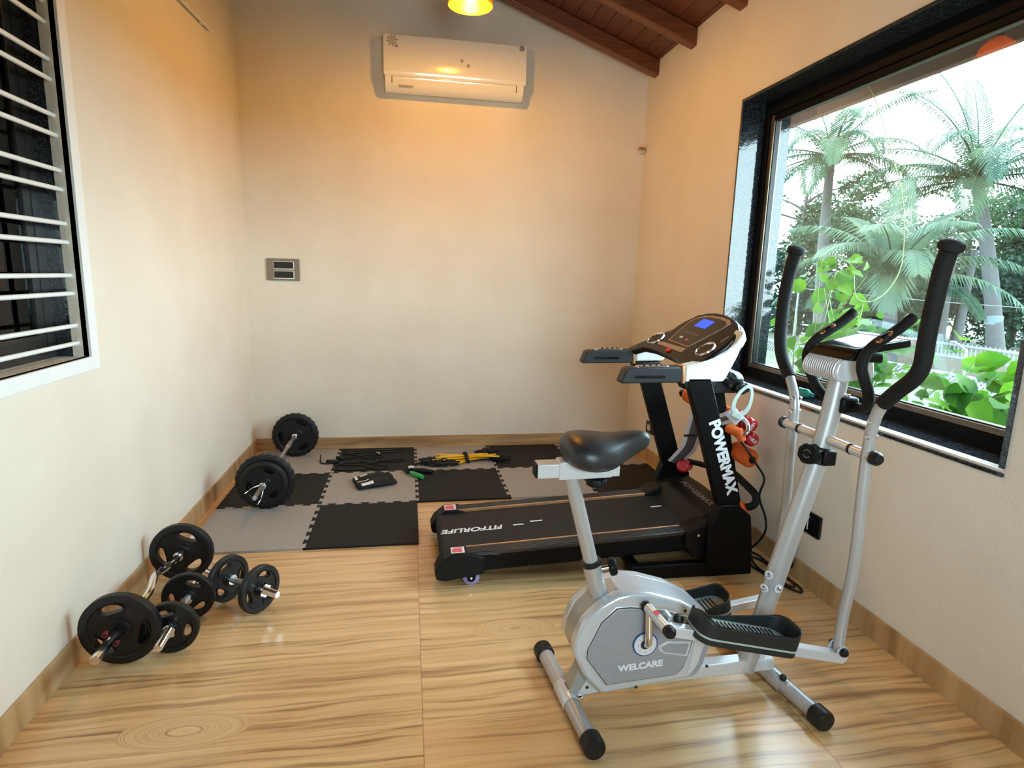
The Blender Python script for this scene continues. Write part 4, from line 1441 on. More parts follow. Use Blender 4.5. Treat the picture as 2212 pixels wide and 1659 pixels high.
def onc(poly, t, h=0.0305):
    return MB().plate(poly, CO + CUX.cross(CUY) * h, CUX, CUY, t)


face_r = [(0.152, -0.118), (0.152, 0.098), (0.315, 0.145), (0.350, 0.138), (0.385, 0.095), (0.403, 0.03), (0.408, -0.06), (0.400, -0.135), (0.378, -0.178), (0.340, -0.172), (0.30, -0.162)]
face_i = [(0.160, -0.112), (0.160, 0.088), (0.312, 0.133), (0.344, 0.126), (0.370, 0.085), (0.386, 0.03), (0.390, -0.06), (0.383, -0.125), (0.365, -0.160), (0.338, -0.162), (0.30, -0.154)]
part('face_border', onc(face_r, 0.0022, 0.0285), 'console_tan', tm)
fc = part('display_face', onc(face_i, 0.0036, 0.0285), 'console_face', tm)
lc = part('lcd_screen', onc([(0.298, -0.056), (0.298, 0.052), (0.362, 0.056), (0.362, -0.054)], 0.0052, 0.0285), 'lcd_blue', fc, label='blue lit screen')
for q in range(9):
    yy = 0.065 - q * 0.0175
    part('touch_key', onc(rounded(0.238, yy - 0.005, 0.250, yy + 0.005, 0.002, 2), 0.0042, 0.0285), 'letter_grey', fc)
for (s_, yy, mt_) in ((0.200, 0.028, 'console_white'), (0.194, -0.040, 'sticker_red')):
    part('touch_key', onc(rounded(s_ - 0.007, yy - 0.013, s_ + 0.007, yy + 0.013, 0.006, 3), 0.0046, 0.0285), mt_, fc)
part('tray_strip', onc([(0.108, -0.125), (0.104, 0.140), (0.128, 0.155), (0.142, -0.120)], 0.0024, 0.0285), 'console_tan', tm)
part('safety_key', onc(rounded(0.078, -0.034, 0.100, -0.004, 0.007, 3), 0.010, 0.0285), 'pull_red', tm, 0.002, label='red safety key')
for yy, s_ in ((0.212, 0.136), (-0.250, 0.178)):
    cpn = CUX.cross(CUY)
    c_ = CO + cpn * 0.027 + CUX * s_ + CUY * yy
    hr_ = part('cup_holder', MB().lathe([(0.036, -0.004), (0.042, 0.0), (0.046, 0.009), (0.051, 0.010), (0.054, 0.004), (0.054, -0.004)], c_, cpn, 32, closed=True), 'chrome', tm, label='chrome ringed cup holder')
    part('cup_well', MB().lathe([(0.0, 0.0015), (0.040, 0.0015), (0.040, 0.0045), (0.0, 0.004)], c_, cpn, 28), 'ac_slot', hr_)
    part('trim_streak', MB().plate(rounded(s_ + 0.07, yy - 0.03, s_ + 0.12, yy - 0.024, 0.002, 2), CO + cpn * 0.0275, CUX, CUY, 0.002), 'console_tan', tm)

# accessory column behind the near upright
col0, col1 = Vector((2.800, -2.02, 0.915)), Vector((2.975, -2.02, 0.23))
cd = (col1 - col0).normalized()
cs = cd.cross(Vector((0, 1, 0))).normalized()
mm = MB()
for a_ in (0,):
    vs = []
    for p_ in (col0, col1):
        for sx_, sy_ in ((-1, -1), (1, -1), (1, 1), (-1, 1)):
            vs.append(p_ + cs * 0.033 * sx_ + Vector((0, 0.025 * sy_, 0)))
    mm.add(vs, [(0, 1, 2, 3), (7, 6, 5, 4), (0, 4, 5, 1), (1, 5, 6, 2), (2, 6, 7, 3), (3, 7, 4, 0)])
part('accessory_post', mm, 'black_paint', tm, 0.004)
part('post_brace', MB().box((2.80, -2.05, 0.18), (2.99, -1.99, 0.245)), 'black_paint', tm, 0.004)
ms = part('massager', MB().ball((2.855, -2.03, 0.945), (0.080, 0.075, 0.055), 24, 14, Matrix.Rotation(R(20), 3, 'Y')).box((2.765, -2.075, 0.872), (2.90, -1.99, 0.930)), 'massage_dark', tm, 0.004)
part('massager_trim', MB().ball((2.880, -2.062, 0.952), (0.050, 0.046, 0.036), 18, 10, Matrix.Rotation(R(20), 3, 'Y')), 'ring_white', ms)
part('massager_trim', MB().ball((2.872, -2.070, 0.952), (0.052, 0.048, 0.030), 18, 10, Matrix.Rotation(R(20), 3, 'Y')), 'massage_dark', ms)
part('massager_knob', MB().lathe([(0.030, -0.03), (0.036, -0.02), (0.036, 0.012), (0.030, 0.022), (0.017, 0.025), (0.015, 0.045), (0.0, 0.047)], (2.905, -2.095, 0.905), (0.25, -1, -0.05), 28), 'massage_dark', ms)
# sit-up bar with orange foam sleeves
part('crossbar', MB().tube([(2.80, -1.655, 0.790), (2.795, -1.72, 0.800), (2.80, -1.83, 0.798), (2.82, -1.93, 0.770)], 0.0135, 12, k=4), 'black_rubber', tm)
part('crossbar_cap', MB().lathe([(0.012, -0.008), (0.024, -0.006), (0.020, 0.008), (0.013, 0.014)], (2.80, -1.66, 0.79), (0, 1, 0), 18), 'black_rubber', tm)
part('foam_sleeve', MB().lathe([(0.015, -0.055), (0.040, -0.05), (0.043, 0), (0.040, 0.05), (0.015, 0.055)], (2.775, -1.835, 0.802), (0.05, -1, -0.05), 24), 'orange_foam', tm, label='orange foam sleeve')
part('situp_bar', MB().tube([(2.872, -1.985, 0.770), (2.888, -2.06, 0.765), (2.900, -2.14, 0.752), (2.905, -2.185, 0.735), (2.900, -2.205, 0.705), (2.885, -2.20, 0.688), (2.868, -2.165, 0.685), (2.85, -2.10, 0.70)], 0.0115, 14, k=5), 'chrome', tm)
part('foam_sleeve', MB().tube([(2.872, -1.985, 0.772), (2.884, -2.045, 0.767), (2.894, -2.105, 0.759)], 0.025, 18), 'orange_foam', tm, label='orange foam sleeve')
part('foam_sleeve', MB().lathe([(0.012, 0.0), (0.022, 0.004), (0.026, 0.04), (0.022, 0.07), (0.016, 0.074), (0.012, 0.06)], (2.872, -2.180, 0.690), (-0.55, 0.8, 0.12), 22).lathe([(0.020, -0.03), (0.024, 0.01), (0.016, 0.035)], (2.876, -2.182, 0.676), (-0.2, 0.3, 1.0), 20), 'orange_foam', tm, label='orange foam sleeve')
part('post_pad', MB().plate(rounded(-0.012, -0.16, 0.012, 0.10, 0.01), col0 + cd * 0.36 - cs * 0.036, Vector((0, 1, 0)), -cd, 0.004), 'orange_foam', tm)
# roller peg and lower leg hook
rl = part('foam_roller', MB().lathe([(0.016, 0), (0.042, 0.002), (0.048, 0.010), (0.049, 0.13), (0.044, 0.140), (0.020, 0.142), (0.018, 0.128)], (2.955, -2.00, 0.545), (0.20, -1, -0.12), 28), 'orange_foam', tm, label='orange foam roller on a black peg')
part('roller_peg', MB().cyl((2.955, -2.00, 0.545), (2.9845, -2.147, 0.527), 0.019, 18), 'black_rubber', rl)
part('leg_hook', MB().tube([(2.915, -2.02, 0.445), (2.925, -2.10, 0.43), (2.935, -2.20, 0.405), (2.942, -2.255, 0.385), (2.940, -2.275, 0.355), (2.925, -2.265, 0.325), (2.905, -2.235, 0.308)], 0.019, 16, k=5), 'foam_grip', tm)
part('foam_sleeve', MB().lathe([(0.018, -0.004), (0.030, 0.0), (0.040, 0.035), (0.030, 0.062), (0.014, 0.066)], (2.905, -2.245, 0.312), (-0.7, 0.55, -0.65), 22), 'orange_foam', tm, label='orange foam end sleeve')
part('rest_bar', MB().tube([(2.735, -1.80, 0.428), (2.78, -1.86, 0.435), (2.86, -1.95, 0.430), (2.925, -2.02, 0.415)], 0.0155, 12, k=4), 'foam_grip', tm)

# things hung on the treadmill
mb_ = thing('massage_belt', 'striped white and grey massage belt hanging from the treadmill massager', 'massage belt', (2.85, -2.05, 0.70))
rp0 = Vector((2.918, -2.128, 0.905))


def loop_handle(c, ax, up, w, h, tube_, taper):
    """a flat plastic pull loop: wide window above, belt slot below"""
    ax, up = Vector(ax).normalized(), Vector(up).normalized()
    nn = ax.cross(up)
    mm = MB()
    out, inn = [], []
    for k in range(32):
        a = 2 * PI * k / 32
        f_ = 1 + taper * math.sin(a)
        out.append((w * math.cos(a) * f_, h * math.sin(a)))
        inn.append(((w - tube_) * math.cos(a) * f_, (h - tube_ * 1.2) * math.sin(a) + tube_ * 0.2))
    vs = []
    for z_ in (0.005, -0.005):
        for ring_ in (out, inn):
            vs += [Vector(c) + ax * p[0] + up * p[1] + nn * z_ for p in ring_]
    n = 32
    fs = []
    for k in range(n):
        k2 = (k + 1) % n
        fs += [(k, k2, n + k2, n + k), (2 * n + k, 3 * n + k, 3 * n + k2, 2 * n + k2), (k, 2 * n + k, 2 * n + k2, k2), (n + k, n + k2, 3 * n + k2, 3 * n + k)]
    return mm.add(vs, fs)


hdl = part('pull_loop', loop_handle((2.890, -2.150, 0.848), (0.86, -0.28, -0.42), (0.42, 0.08, 0.90), 0.047, 0.088, 0.019, -0.22), 'pale_green_plastic', mb_, 0.002, label='pale green plastic pull loop')
part('loop_tongue', MB().plate(rounded(-0.026, -0.016, 0.026, 0.016, 0.008), (2.858, -2.155, 0.775), (0.86, -0.28, -0.42), (0.42, 0.08, 0.90), 0.008), 'pale_green_plastic', mb_, 0.002)


def strap(path, w, wd, nm, mt, dz=0.0, th=0.003):
    """a flat band along a path; wd is the direction across the band"""
    pts = spline(path, 6)
    vs = []
    for i, p in enumerate(pts):
        t_ = (pts[min(i + 1, len(pts) - 1)] - pts[max(0, i - 1)]).normalized()
        s_ = Vector(wd)
        s_ = (s_ - t_ * s_.dot(t_)).normalized()
        u = t_.cross(s_)
        o_ = p + u * dz
        vs += [o_ + s_ * w / 2 + u * th / 2, o_ - s_ * w / 2 + u * th / 2, o_ - s_ * w / 2 - u * th / 2, o_ + s_ * w / 2 - u * th / 2]
    n = len(pts)
    fs = [(0, 1, 2, 3), (4 * n - 1, 4 * n - 2, 4 * n - 3, 4 * n - 4)]
    for i in range(n - 1):
        for k in range(4):
            fs.append((4 * i + k, 4 * i + (k + 1) % 4, 4 * i + 4 + (k + 1) % 4, 4 * i + 4 + k))
    return part(nm, MB().add(vs, fs), mt, mb_)


P('belt_white', (0.70, 0.67, 0.74), 0.65, var=0.05, scale=200)
P('belt_grey', (0.10, 0.09, 0.10), 0.7, var=0.1, scale=200)
path1 = [(2.878, -2.115, 0.775), (2.850, -2.105, 0.755), (2.825, -2.06, 0.728), (2.79, -1.99, 0.72), (2.765, -1.93, 0.755)]
b1 = strap(path1, 0.062, (0.35, -0.3, -0.9), 'belt_band', 'belt_white')
strap(path1, 0.024, (0.35, -0.3, -0.9), 'belt_stripe', 'belt_grey', 0.0, 0.0052)
buck = [(2.868, -2.128, 0.775), (2.838, -2.130, 0.752)]
strap([(2.888, -2.135, 0.782), (2.862, -2.137, 0.765), (2.842, -2.132, 0.742)], 0.070, (0.5, -0.5, -0.4), 'buckle_band', 'belt_white', 0.004, 0.006)
strap([(2.878, -2.142, 0.778), (2.860, -2.144, 0.762)], 0.022, (0.5, -0.5, -0.4), 'buckle_stripe', 'belt_grey', 0.008, 0.004)
path2 = [(2.77, -1.93, 0.735), (2.738, -1.955, 0.640), (2.722, -1.945, 0.55), (2.70, -1.90, 0.48), (2.685, -1.86, 0.43)]
strap(path2, 0.085, (0.9, -0.4, 0.15), 'belt_band', 'belt_white')
strap(path2, 0.045, (0.9, -0.4, 0.15), 'belt_stripe', 'belt_grey', 0.0, 0.0052)
part('belt_keeper', MB().tube([(2.690, -1.945, 0.612), (2.735, -1.968, 0.618), (2.778, -1.968, 0.614), (2.74, -1.93, 0.608)], 0.006, 8, closed=True), 'black_rubber', mb_)


def red_bell(c, d, label, text, spin, grp='small red dumbbells on the treadmill', facing=1):
    """a vinyl hex dumbbell: two six-sided heads and a slim grip; c is the centre of the head that shows"""
    c, d = Vector(c), Vector(d).normalized()
    t_ = thing('dumbbell', label, 'dumbbell', c, grp)

    def head(o):
        mm = MB().lathe([(0.0, 0.0), (0.030, 0.0), (0.038, 0.010), (0.040, 0.030), (0.036, 0.048), (0.016, 0.055)], o, d, 8)
        return mm
    h1 = part('head', head(c), 'red_vinyl', t_, 0.005, ang=25)
    part('grip', MB().cyl(c + d * 0.05, c + d * 0.125, 0.0125, 14), 'red_vinyl', t_)
    o2 = c + d * 0.175
    part('head', MB().lathe([(0.0, 0.0), (0.030, 0.0), (0.038, -0.010), (0.040, -0.030), (0.036, -0.048), (0.016, -0.055)], o2, d, 8), 'red_vinyl', t_, 0.005, ang=25)
    if text:
        ux = Vector((1, 0, 0)) - d * d.x
        ux.normalize()
        uy = (-d).cross(ux)
        w = R(spin)
        a_ = ux * math.cos(w) + uy * math.sin(w)
        b__ = uy * math.cos(w) - ux * math.sin(w)
        lettering('weight_lettering', text, 0.024, c - d * 0.0006, a_, b__, 'letter_white', h1, 1.0, bold=0.0008)


red_bell((2.945, -2.165, 0.7185), (0.10, 0.97, 0.08), 'upper of the two red dumbbells stored at the right of the treadmill post', '1KG', 245)
red_bell((2.960, -2.165, 0.640), (0.10, 0.97, 0.08), 'lower of the two red dumbbells stored at the right of the treadmill post', '1KG', -35)
red_bell((2.700, -1.935, 0.435), (0.55, 0.80, -0.22), 'red dumbbell stored low between the treadmill uprights, apart from the other two', None, 0)

# power cord of the treadmill
pc = thing('power_cable', 'black power cable coiled on the floor between treadmill and right wall', 'cable', (3.02, -2.35, 0))
cab = [(2.905, -2.06, 0.66), (2.925, -2.16, 0.60), (2.965, -2.20, 0.53), (2.995, -2.24, 0.46), (2.985, -2.23, 0.36), (3.02, -2.25, 0.25), (3.03, -2.24, 0.16), (3.0, -2.19, 0.06), (2.97, -2.12, 0.010),
       (3.00, -2.10, 0.008), (3.05, -2.18, 0.008), (3.045, -2.36, 0.008), (3.06, -2.50, 0.008), (3.035, -2.56, 0.008), (2.995, -2.50, 0.008), (2.965, -2.38, 0.008), (2.945, -2.28, 0.008), (2.965, -2.20, 0.014), (3.01, -2.22, 0.014),
       (3.04, -2.33, 0.014), (3.05, -2.46, 0.014), (3.02, -2.52, 0.014), (2.985, -2.44, 0.014), (2.96, -2.32, 0.014), (2.99, -2.22, 0.018), (3.05, -2.28, 0.016), (3.085, -2.40, 0.05), (3.075, -2.40, 0.15), (3.070, -2.385, 0.262)]
part('cord', MB().tube(cab, 0.0056, 8, k=6), 'black_rubber', pc)


# ---------------------------------------------------------------- cross trainer
ct = thing('cross_trainer', 'silver seated cross trainer with black saddle and tall black handles by the window', 'exercise bike', (2.1, -3.12, 0))
YC = -3.122


def boxbar(p0, p1, w, h, side=None):
    """a rectangular tube from p0 to p1; w across (side), h the other way"""
    p0, p1 = Vector(p0), Vector(p1)
    d = (p1 - p0).normalized()
    s_ = Vector(side) if side else Vector((0, 1, 0))
    s_ = (s_ - d * s_.dot(d)).normalized()
    u = d.cross(s_)
    vs = []
    for p in (p0, p1):
        for a, b in ((-1, -1), (1, -1), (1, 1), (-1, 1)):
            vs.append(p + s_ * (w / 2 * a) + u * (h / 2 * b))
    return MB().add(vs, [(0, 1, 2, 3), (7, 6, 5, 4), (0, 4, 5, 1), (1, 5, 6, 2), (2, 6, 7, 3), (3, 7, 4, 0)])


# floor stabilisers
for (pa, pb, z_) in (((1.712, -2.855), (1.765, -3.372), 0.0365), ((2.478, -2.86), (2.552, -3.365), 0.0365)):
    a, b = Vector((*pa, z_)), Vector((*pb, z_))
    sb = part('stabiliser', MB().cyl(a, b, 0.0275, 24), 'silver_paint', ct)
    for e0, e1 in ((a, b), (b, a)):
        dd = (e1 - e0).normalized()
        part('end_cap', MB().lathe([(0.0, -0.002), (0.031, -0.002), (0.0345, 0.003), (0.0355, 0.012), (0.0355, 0.048), (0.031, 0.052), (0.0275, 0.052)], e0, dd, 26), 'black_rubber', sb)
        part('cap_dimple', MB().lathe([(0.0, -0.0026), (0.004, -0.0026), (0.004, 0.0)], e0, dd, 12), 'black_gloss', sb)
# main frame tube and the rear wedge plate
part('frame_tube', boxbar((1.80, YC, 0.083), (2.50, YC, 0.098), 0.050, 0.048), 'silver_light', ct, 0.005)
wd_ = [(1.742, 0.055), (1.765, 0.048), (1.88, 0.060), (1.90, 0.115), (1.80, 0.185), (1.772, 0.150), (1.742, 0.080)]
wp = part('rear_bracket', MB().prism(wd_, YC - 0.032, YC + 0.032, 'y'), 'shroud_inner', ct, 0.004)
part('bracket_face', MB().prism([(1.766, 0.056), (1.87, 0.066), (1.83, 0.148), (1.80, 0.118)], YC - 0.0345, YC - 0.031, 'y'), 'silver_light', wp)
part('bracket_hole', MB().cyl((1.80, YC - 0.0355, 0.085), (1.80, YC - 0.033, 0.085), 0.006, 14), 'ac_slot', wp)
sad_ = part('bracket_saddle', MB().lathe([(0.0285, -0.05), (0.0305, -0.045), (0.0305, 0.05), (0.0285, 0.055)], (1.739, -3.122, 0.0365), (0.053, -0.517, 0), 24, closed=True), 'silver_light', wp)
part('barcode_label', MB().plate([(-0.028, -0.017), (0.028, -0.017), (0.028, 0.017), (-0.028, 0.017)], (1.748, -3.115, 0.0665), (0.102, -0.995, 0), (0.97, 0.10, 0.0), 0.0012), 'sticker_white', wp, label='small white label with black bars')
mm = MB()
xx = -0.016
for k, w_ in enumerate((0.002, 0.001, 0.003, 0.001, 0.002, 0.003, 0.001, 0.002, 0.001, 0.003)):
    mm.plate([(xx, -0.012), (xx + w_, -0.012), (xx + w_, 0.008), (xx, 0.008)], (1.748, -3.115, 0.0676), (0.102, -0.995, 0), (0.97, 0.10, 0.0), 0.0004)
    xx += w_ + 0.0018
part('barcode_bars', mm, 'black_gloss', wp)
for yy in (-3.162, -3.078):
    part('bracket_bolt', MB().lathe([(0.0, 0.014), (0.006, 0.013), (0.009, 0.006), (0.011, 0.0), (0.0, 0.0)], (1.775, yy, 0.052), (0.8, -0.3 if yy < -3.12 else 0.3, 0.6), 14), 'chrome', wp)
fb = part('front_saddle', MB().lathe([(0.0285, -0.06), (0.031, -0.055), (0.031, 0.055), (0.0285, 0.06)], (2.516, -3.122, 0.0365), (0.074, -0.505, 0), 24, closed=True), 'silver_paint', ct)
part('saddle_bolt', MB().ball((2.512, -3.185, 0.072), 0.0125, 14, 8), 'black_rubber', fb)

# shroud: silver shell, dark side panel
sh_out = [(1.732, 0.248), (1.737, 0.297), (1.762, 0.357), (1.817, 0.408), (1.872, 0.438), (1.924, 0.447), (1.984, 0.440), (2.092, 0.406), (2.177, 0.358), (2.232, 0.306),
          (2.219, 0.245), (2.193, 0.162), (2.175, 0.129), (2.160, 0.118), (1.847, 0.088), (1.828, 0.094), (1.770, 0.163)]
part('shroud_core', MB().prism([(x_ + (2.0 - x_) * 0.008, z_ + (0.26 - z_) * 0.012) for x_, z_ in sh_out], -3.175, -3.065, 'y'), 'shroud_inner', ct, 0.004)
for (y0, y1) in ((-3.202, -3.150), (-3.088, -3.036)):
    part('shroud_shell', MB().prism(sh_out, y0, y1, 'y'), 'shroud_silver', ct, 0.013, seg=4)
part('shroud_crest', MB().prism([(1.865, 0.40), (1.885, 0.440), (1.924, 0.4465), (1.984, 0.4395), (2.092, 0.4055), (2.177, 0.3575), (2.231, 0.306), (2.18, 0.30), (2.0, 0.37)], -3.19, -3.05, 'y'), 'shroud_silver', ct, 0.003)
pan = [(1.871, 0.398), (1.916, 0.3985), (1.962, 0.392), (2.047, 0.372), (2.105, 0.350), (2.142, 0.331), (2.146, 0.285), (2.130, 0.218), (2.113, 0.163), (2.100, 0.149), (2.087, 0.142), (1.849, 0.128), (1.778, 0.228), (1.778, 0.26), (1.821, 0.354)]
cxp, czp = 1.96, 0.26
for (y0, y1, yi0, yi1, yb0, yb1) in ((-3.2055, -3.195, -3.2085, -3.195, -3.2045, -3.196), (-3.043, -3.0325, -3.043, -3.0295, -3.042, -3.0335)):
    part('panel_rim', MB().prism([(cxp + (x_ - cxp) * 1.045, czp + (z_ - czp) * 1.055) for x_, z_ in pan], y0, y1, 'y'), 'silver_light', ct, 0.003)
    part('panel_gap', MB().prism([(cxp + (x_ - cxp) * 1.012, czp + (z_ - czp) * 1.016) for x_, z_ in pan], y0 - 0.0006, y1 + 0.0006, 'y'), 'black_gloss', ct)
    sp_ = part('side_panel', MB().prism(pan, yi0, yi1, 'y'), 'shroud_panel', ct, 0.002)
    if y0 < -3.1:
        lettering('panel_lettering', 'WELCARE', 0.0305, (1.963, -3.2088, 0.187), (1, 0, 0.055), (-0.055, 0, 1), 'letter_white', sp_, 1.12, bold=0.0013)
        grip_o = [(2.020, 0.255), (2.050, 0.270), (2.136, 0.262), (2.126, 0.208), (2.042, 0.226), (2.022, 0.240)]
        part('panel_inset_rim', MB().prism(grip_o, -3.2105, -3.206, 'y'), 'silver_light', sp_, 0.0015)
        part('panel_inset', MB().prism([(2.030, 0.253), (2.054, 0.263), (2.127, 0.256), (2.119, 0.216), (2.046, 0.231), (2.032, 0.242)], -3.2115, -3.206, 'y'), 'shroud_panel', sp_, 0.001)
mm = MB()
mm.prism([(2.150, 0.272), (2.190, 0.300), (2.172, 0.175), (2.150, 0.140), (2.128, 0.136), (2.140, 0.160)], -3.206, -3.199, 'y')
part('shell_facet', mm, 'silver_light', ct, 0.003)
part('shell_stripe', MB().prism([(2.196, 0.262), (2.212, 0.262), (2.186, 0.170), (2.165, 0.133), (2.140, 0.126), (2.158, 0.145), (2.172, 0.172)], -3.2045, -3.199, 'y'), 'shroud_panel', ct, 0.001)
for (x_, z_) in ((1.800, 0.312), (2.108, 0.372), (2.205, 0.158), (1.955, 0.105)):
    part('shell_screw', MB().cyl((x_, -3.2035, z_), (x_, -3.199, z_), 0.0055, 12), 'ac_slot', ct)

# cranks
hub = (1.972, -3.209, 0.268)
part('hub_ring', MB().lathe([(0.0, 0), (0.043, 0), (0.043, 0.003), (0.0, 0.003)], hub, (0, -1, 0), 36), 'ring_blue', ct, label='dark blue ring round the crank hub')
hbp = part('hub_disc', MB().lathe([(0.0, 0), (0.0385, 0), (0.0385, 0.0052), (0.018, 0.006), (0.016, 0.0045), (0.0, 0.0045)], hub, (0, -1, 0), 36), 'ring_white', ct)
part('hub_hole', MB().lathe([(0.0, 0.0), (0.0165, 0.0), (0.0165, 0.0064), (0.0, 0.0064)], hub, (0, -1, 0), 24), 'ac_slot', hbp)
for k in range(8):
    w = 2 * PI * k / 8
    part('hub_rivet', MB().ball((hub[0] + 0.027 * math.cos(w), hub[1] - 0.006, hub[2] + 0.027 * math.sin(w)), (0.0035, 0.002, 0.0035), 8, 6), 'chrome', hbp)
c1 = Vector((1.966, -3.236, 0.402))
part('crank_arm', MB().tube([(1.972, -3.20, 0.268), (1.974, -3.226, 0.278), (1.972, -3.235, 0.31), c1], [0.0115, 0.012, 0.0125, 0.0115], 14, k=4), 'chrome', ct)
part('crank_sleeve', MB().cyl(c1 + Vector((0, 0.012, 0.006)), c1 + Vector((0.018, -0.115, -0.002)), 0.0165, 20), 'silver_light', ct)
part('crank_cap', MB().ball(c1 + Vector((-0.002, 0.016, 0.006)), (0.019, 0.014, 0.019), 16, 10), 'black_rubber', ct)
part('crank_cap', MB().lathe([(0.0, 0.02), (0.012, 0.018), (0.019, 0.008), (0.0195, -0.008), (0.017, -0.012)], c1 + Vector((0.018, -0.112, -0.002)), (0.1, -1, -0.05), 20), 'black_rubber', ct)
part('sleeve_sticker', MB().plate(rounded(-0.010, -0.008, 0.010, 0.008, 0.004), c1 + Vector((0.004, -0.046, 0.0225)), (0.2, -1, -0.02), (1, 0.2, 0.3), 0.0006), 'sticker_red', ct, label='small red sticker')
c2 = Vector((1.972, -3.008, 0.118))
part('crank_arm', MB().tube([(1.972, -3.035, 0.268), (1.972, -3.012, 0.258), (1.972, -3.008, 0.22), c2], [0.0115, 0.012, 0.0125, 0.0115], 14, k=4), 'chrome', ct)
part('crank_sleeve', MB().cyl(c2 + Vector((0, -0.012, 0)), c2 + Vector((0.0, 0.105, 0)), 0.0165, 20), 'silver_light', ct)


def pedal_arm(p0, p1, ps, pe, near):
    """rail from crank sleeve to swing arm with a walled foot plate on it"""
    arm = part('pedal_rail', boxbar(p0, p1, 0.034, 0.034), 'silver_light', ct, 0.003)
    d = (Vector(p1) - Vector(p0)).normalized()
    up = Vector((0, 0, 1)) - d * d.z
    up.normalize()
    sd = Vector((0, -1, 0)) if near else Vector((0, 1, 0))
    Lp = pe - ps
    o = Vector(p0) + d * ps + up * 0.020
    W_ = 0.066
    outline = rounded(0, -W_, Lp, W_, 0.040, 6)
    part('pedal_plate', MB().plate(outline, o, d, sd, 0.006 if (d.cross(sd)).z > 0 else -0.006), 'pedal_tread', arm)
    # ribs of the tread
    mm = MB()
    for k in range(18):
        a = 0.05 + k * (Lp - 0.10) / 17
        mm.plate([(a - 0.0022, -0.046), (a + 0.0022, -0.046), (a + 0.0022, 0.046), (a - 0.0022, 0.046)], o + up * 0.005, d, sd, 0.005 if (d.cross(sd)).z > 0 else -0.005)
    part('tread_ribs', mm, 'black_rubber', arm)
    # outer wall: low along the outside, rising round heel and toe
    pts = rounded(0, -W_, Lp, W_, 0.045, 8)
    n = len(pts)
    vs = []
    for (x_, y_) in pts:
        t = x_ / Lp
        hgt = 0.044 + 0.030 * max(0, 1 - t / 0.16) + 0.026 * max(0, (t - 0.80) / 0.20)
        if y_ < 0 and 0.10 < t < 0.80:
            hgt = 0.006
        elif y_ < 0:
            hgt *= 0.75 if t < 0.5 else 1.0
        c_ = Vector((x_, y_))
        inn = Vector((Lp / 2, 0)) + (c_ - Vector((Lp / 2, 0))) * 0.965
        b0 = o + d * x_ + sd * y_ - up * 0.018
        vs += [b0, o + d * x_ + sd * y_ + up * hgt, o + d * inn.x + sd * inn.y + up * hgt, o + d * inn.x + sd * inn.y + up * 0.002]
    fs = []
    for k in range(n):
        k2 = (k + 1) % n
        for q in range(3):
            fs.append((4 * k + q, 4 * k + q + 1, 4 * k2 + q + 1, 4 * k2 + q))
    pw = part('pedal_wall', MB().add(vs, fs), 'pedal_black', arm)
    sm = pw.modifiers.new('smooth', 'SUBSURF')
    sm.levels = sm.render_levels = 1
    for a in (0.10, Lp - 0.10):
        part('pedal_bolt', MB().ball(Vector(p0) + d * (ps + a) - up * 0.021, (0.008, 0.008, 0.006), 12, 8), 'chrome', arm)
    return arm


P('pedal_tread', (0.40, 0.46, 0.44), 0.5, var=0.06)
P('pedal_black', (0.012, 0.014, 0.016), 0.5, var=0.2, bump=0.08, bscale=250)
na = pedal_arm((1.985, -3.318, 0.392), (2.612, -3.318, 0.238), 0.085, 0.440, True)
fa = pedal_arm((1.972, -2.925, 0.118), (2.618, -2.925, 0.222), 0.110, 0.465, False)
part('rail_knob', MB().lathe([(0.016, 0), (0.0165, 0.008), (0.012, 0.019), (0.0, 0.023)], (2.040, -3.292, 0.397), (0, 0.15, 1), 18), 'black_rubber', na)
part('rail_step', MB().box((2.000, -3.300, 0.398), (2.012, -3.262, 0.420), Matrix.Rotation(R(14), 3, 'Y')), 'silver_paint', na)

# swinging arms
def mirror(p, near):
    return p


N = [(2.605, -3.312, 0.262), (2.600, -3.318, 0.386), (2.600, -3.331, 0.525), (2.600, -3.333, 0.636), (2.600, -3.327, 0.756), (2.601, -3.322, 0.861), (2.602, -3.321, 0.950), (2.602, -3.324, 1.003), (2.602, -3.334, 1.056), (2.600, -3.357, 1.102),
     (2.600, -3.404, 1.149), (2.600, -3.450, 1.192), (2.600, -3.471, 1.233), (2.600, -3.473, 1.297), (2.600, -3.476, 1.360), (2.600, -3.481, 1.422), (2.600, -3.487, 1.483), (2.600, -3.495, 1.525), (2.600, -3.503, 1.548)]
F = [(2.620, -2.908, 0.246), (2.620, -2.926, 0.379), (2.620, -2.942, 0.505), (2.620, -2.944, 0.638), (2.619, -2.937, 0.781), (2.618, -2.934, 0.906), (2.618, -2.932, 0.994), (2.619, -2.917, 1.044), (2.620, -2.882, 1.098), (2.620, -2.827, 1.160),
     (2.620, -2.800, 1.228), (2.620, -2.794, 1.308), (2.620, -2.796, 1.396), (2.620, -2.811, 1.482), (2.620, -2.835, 1.560)]
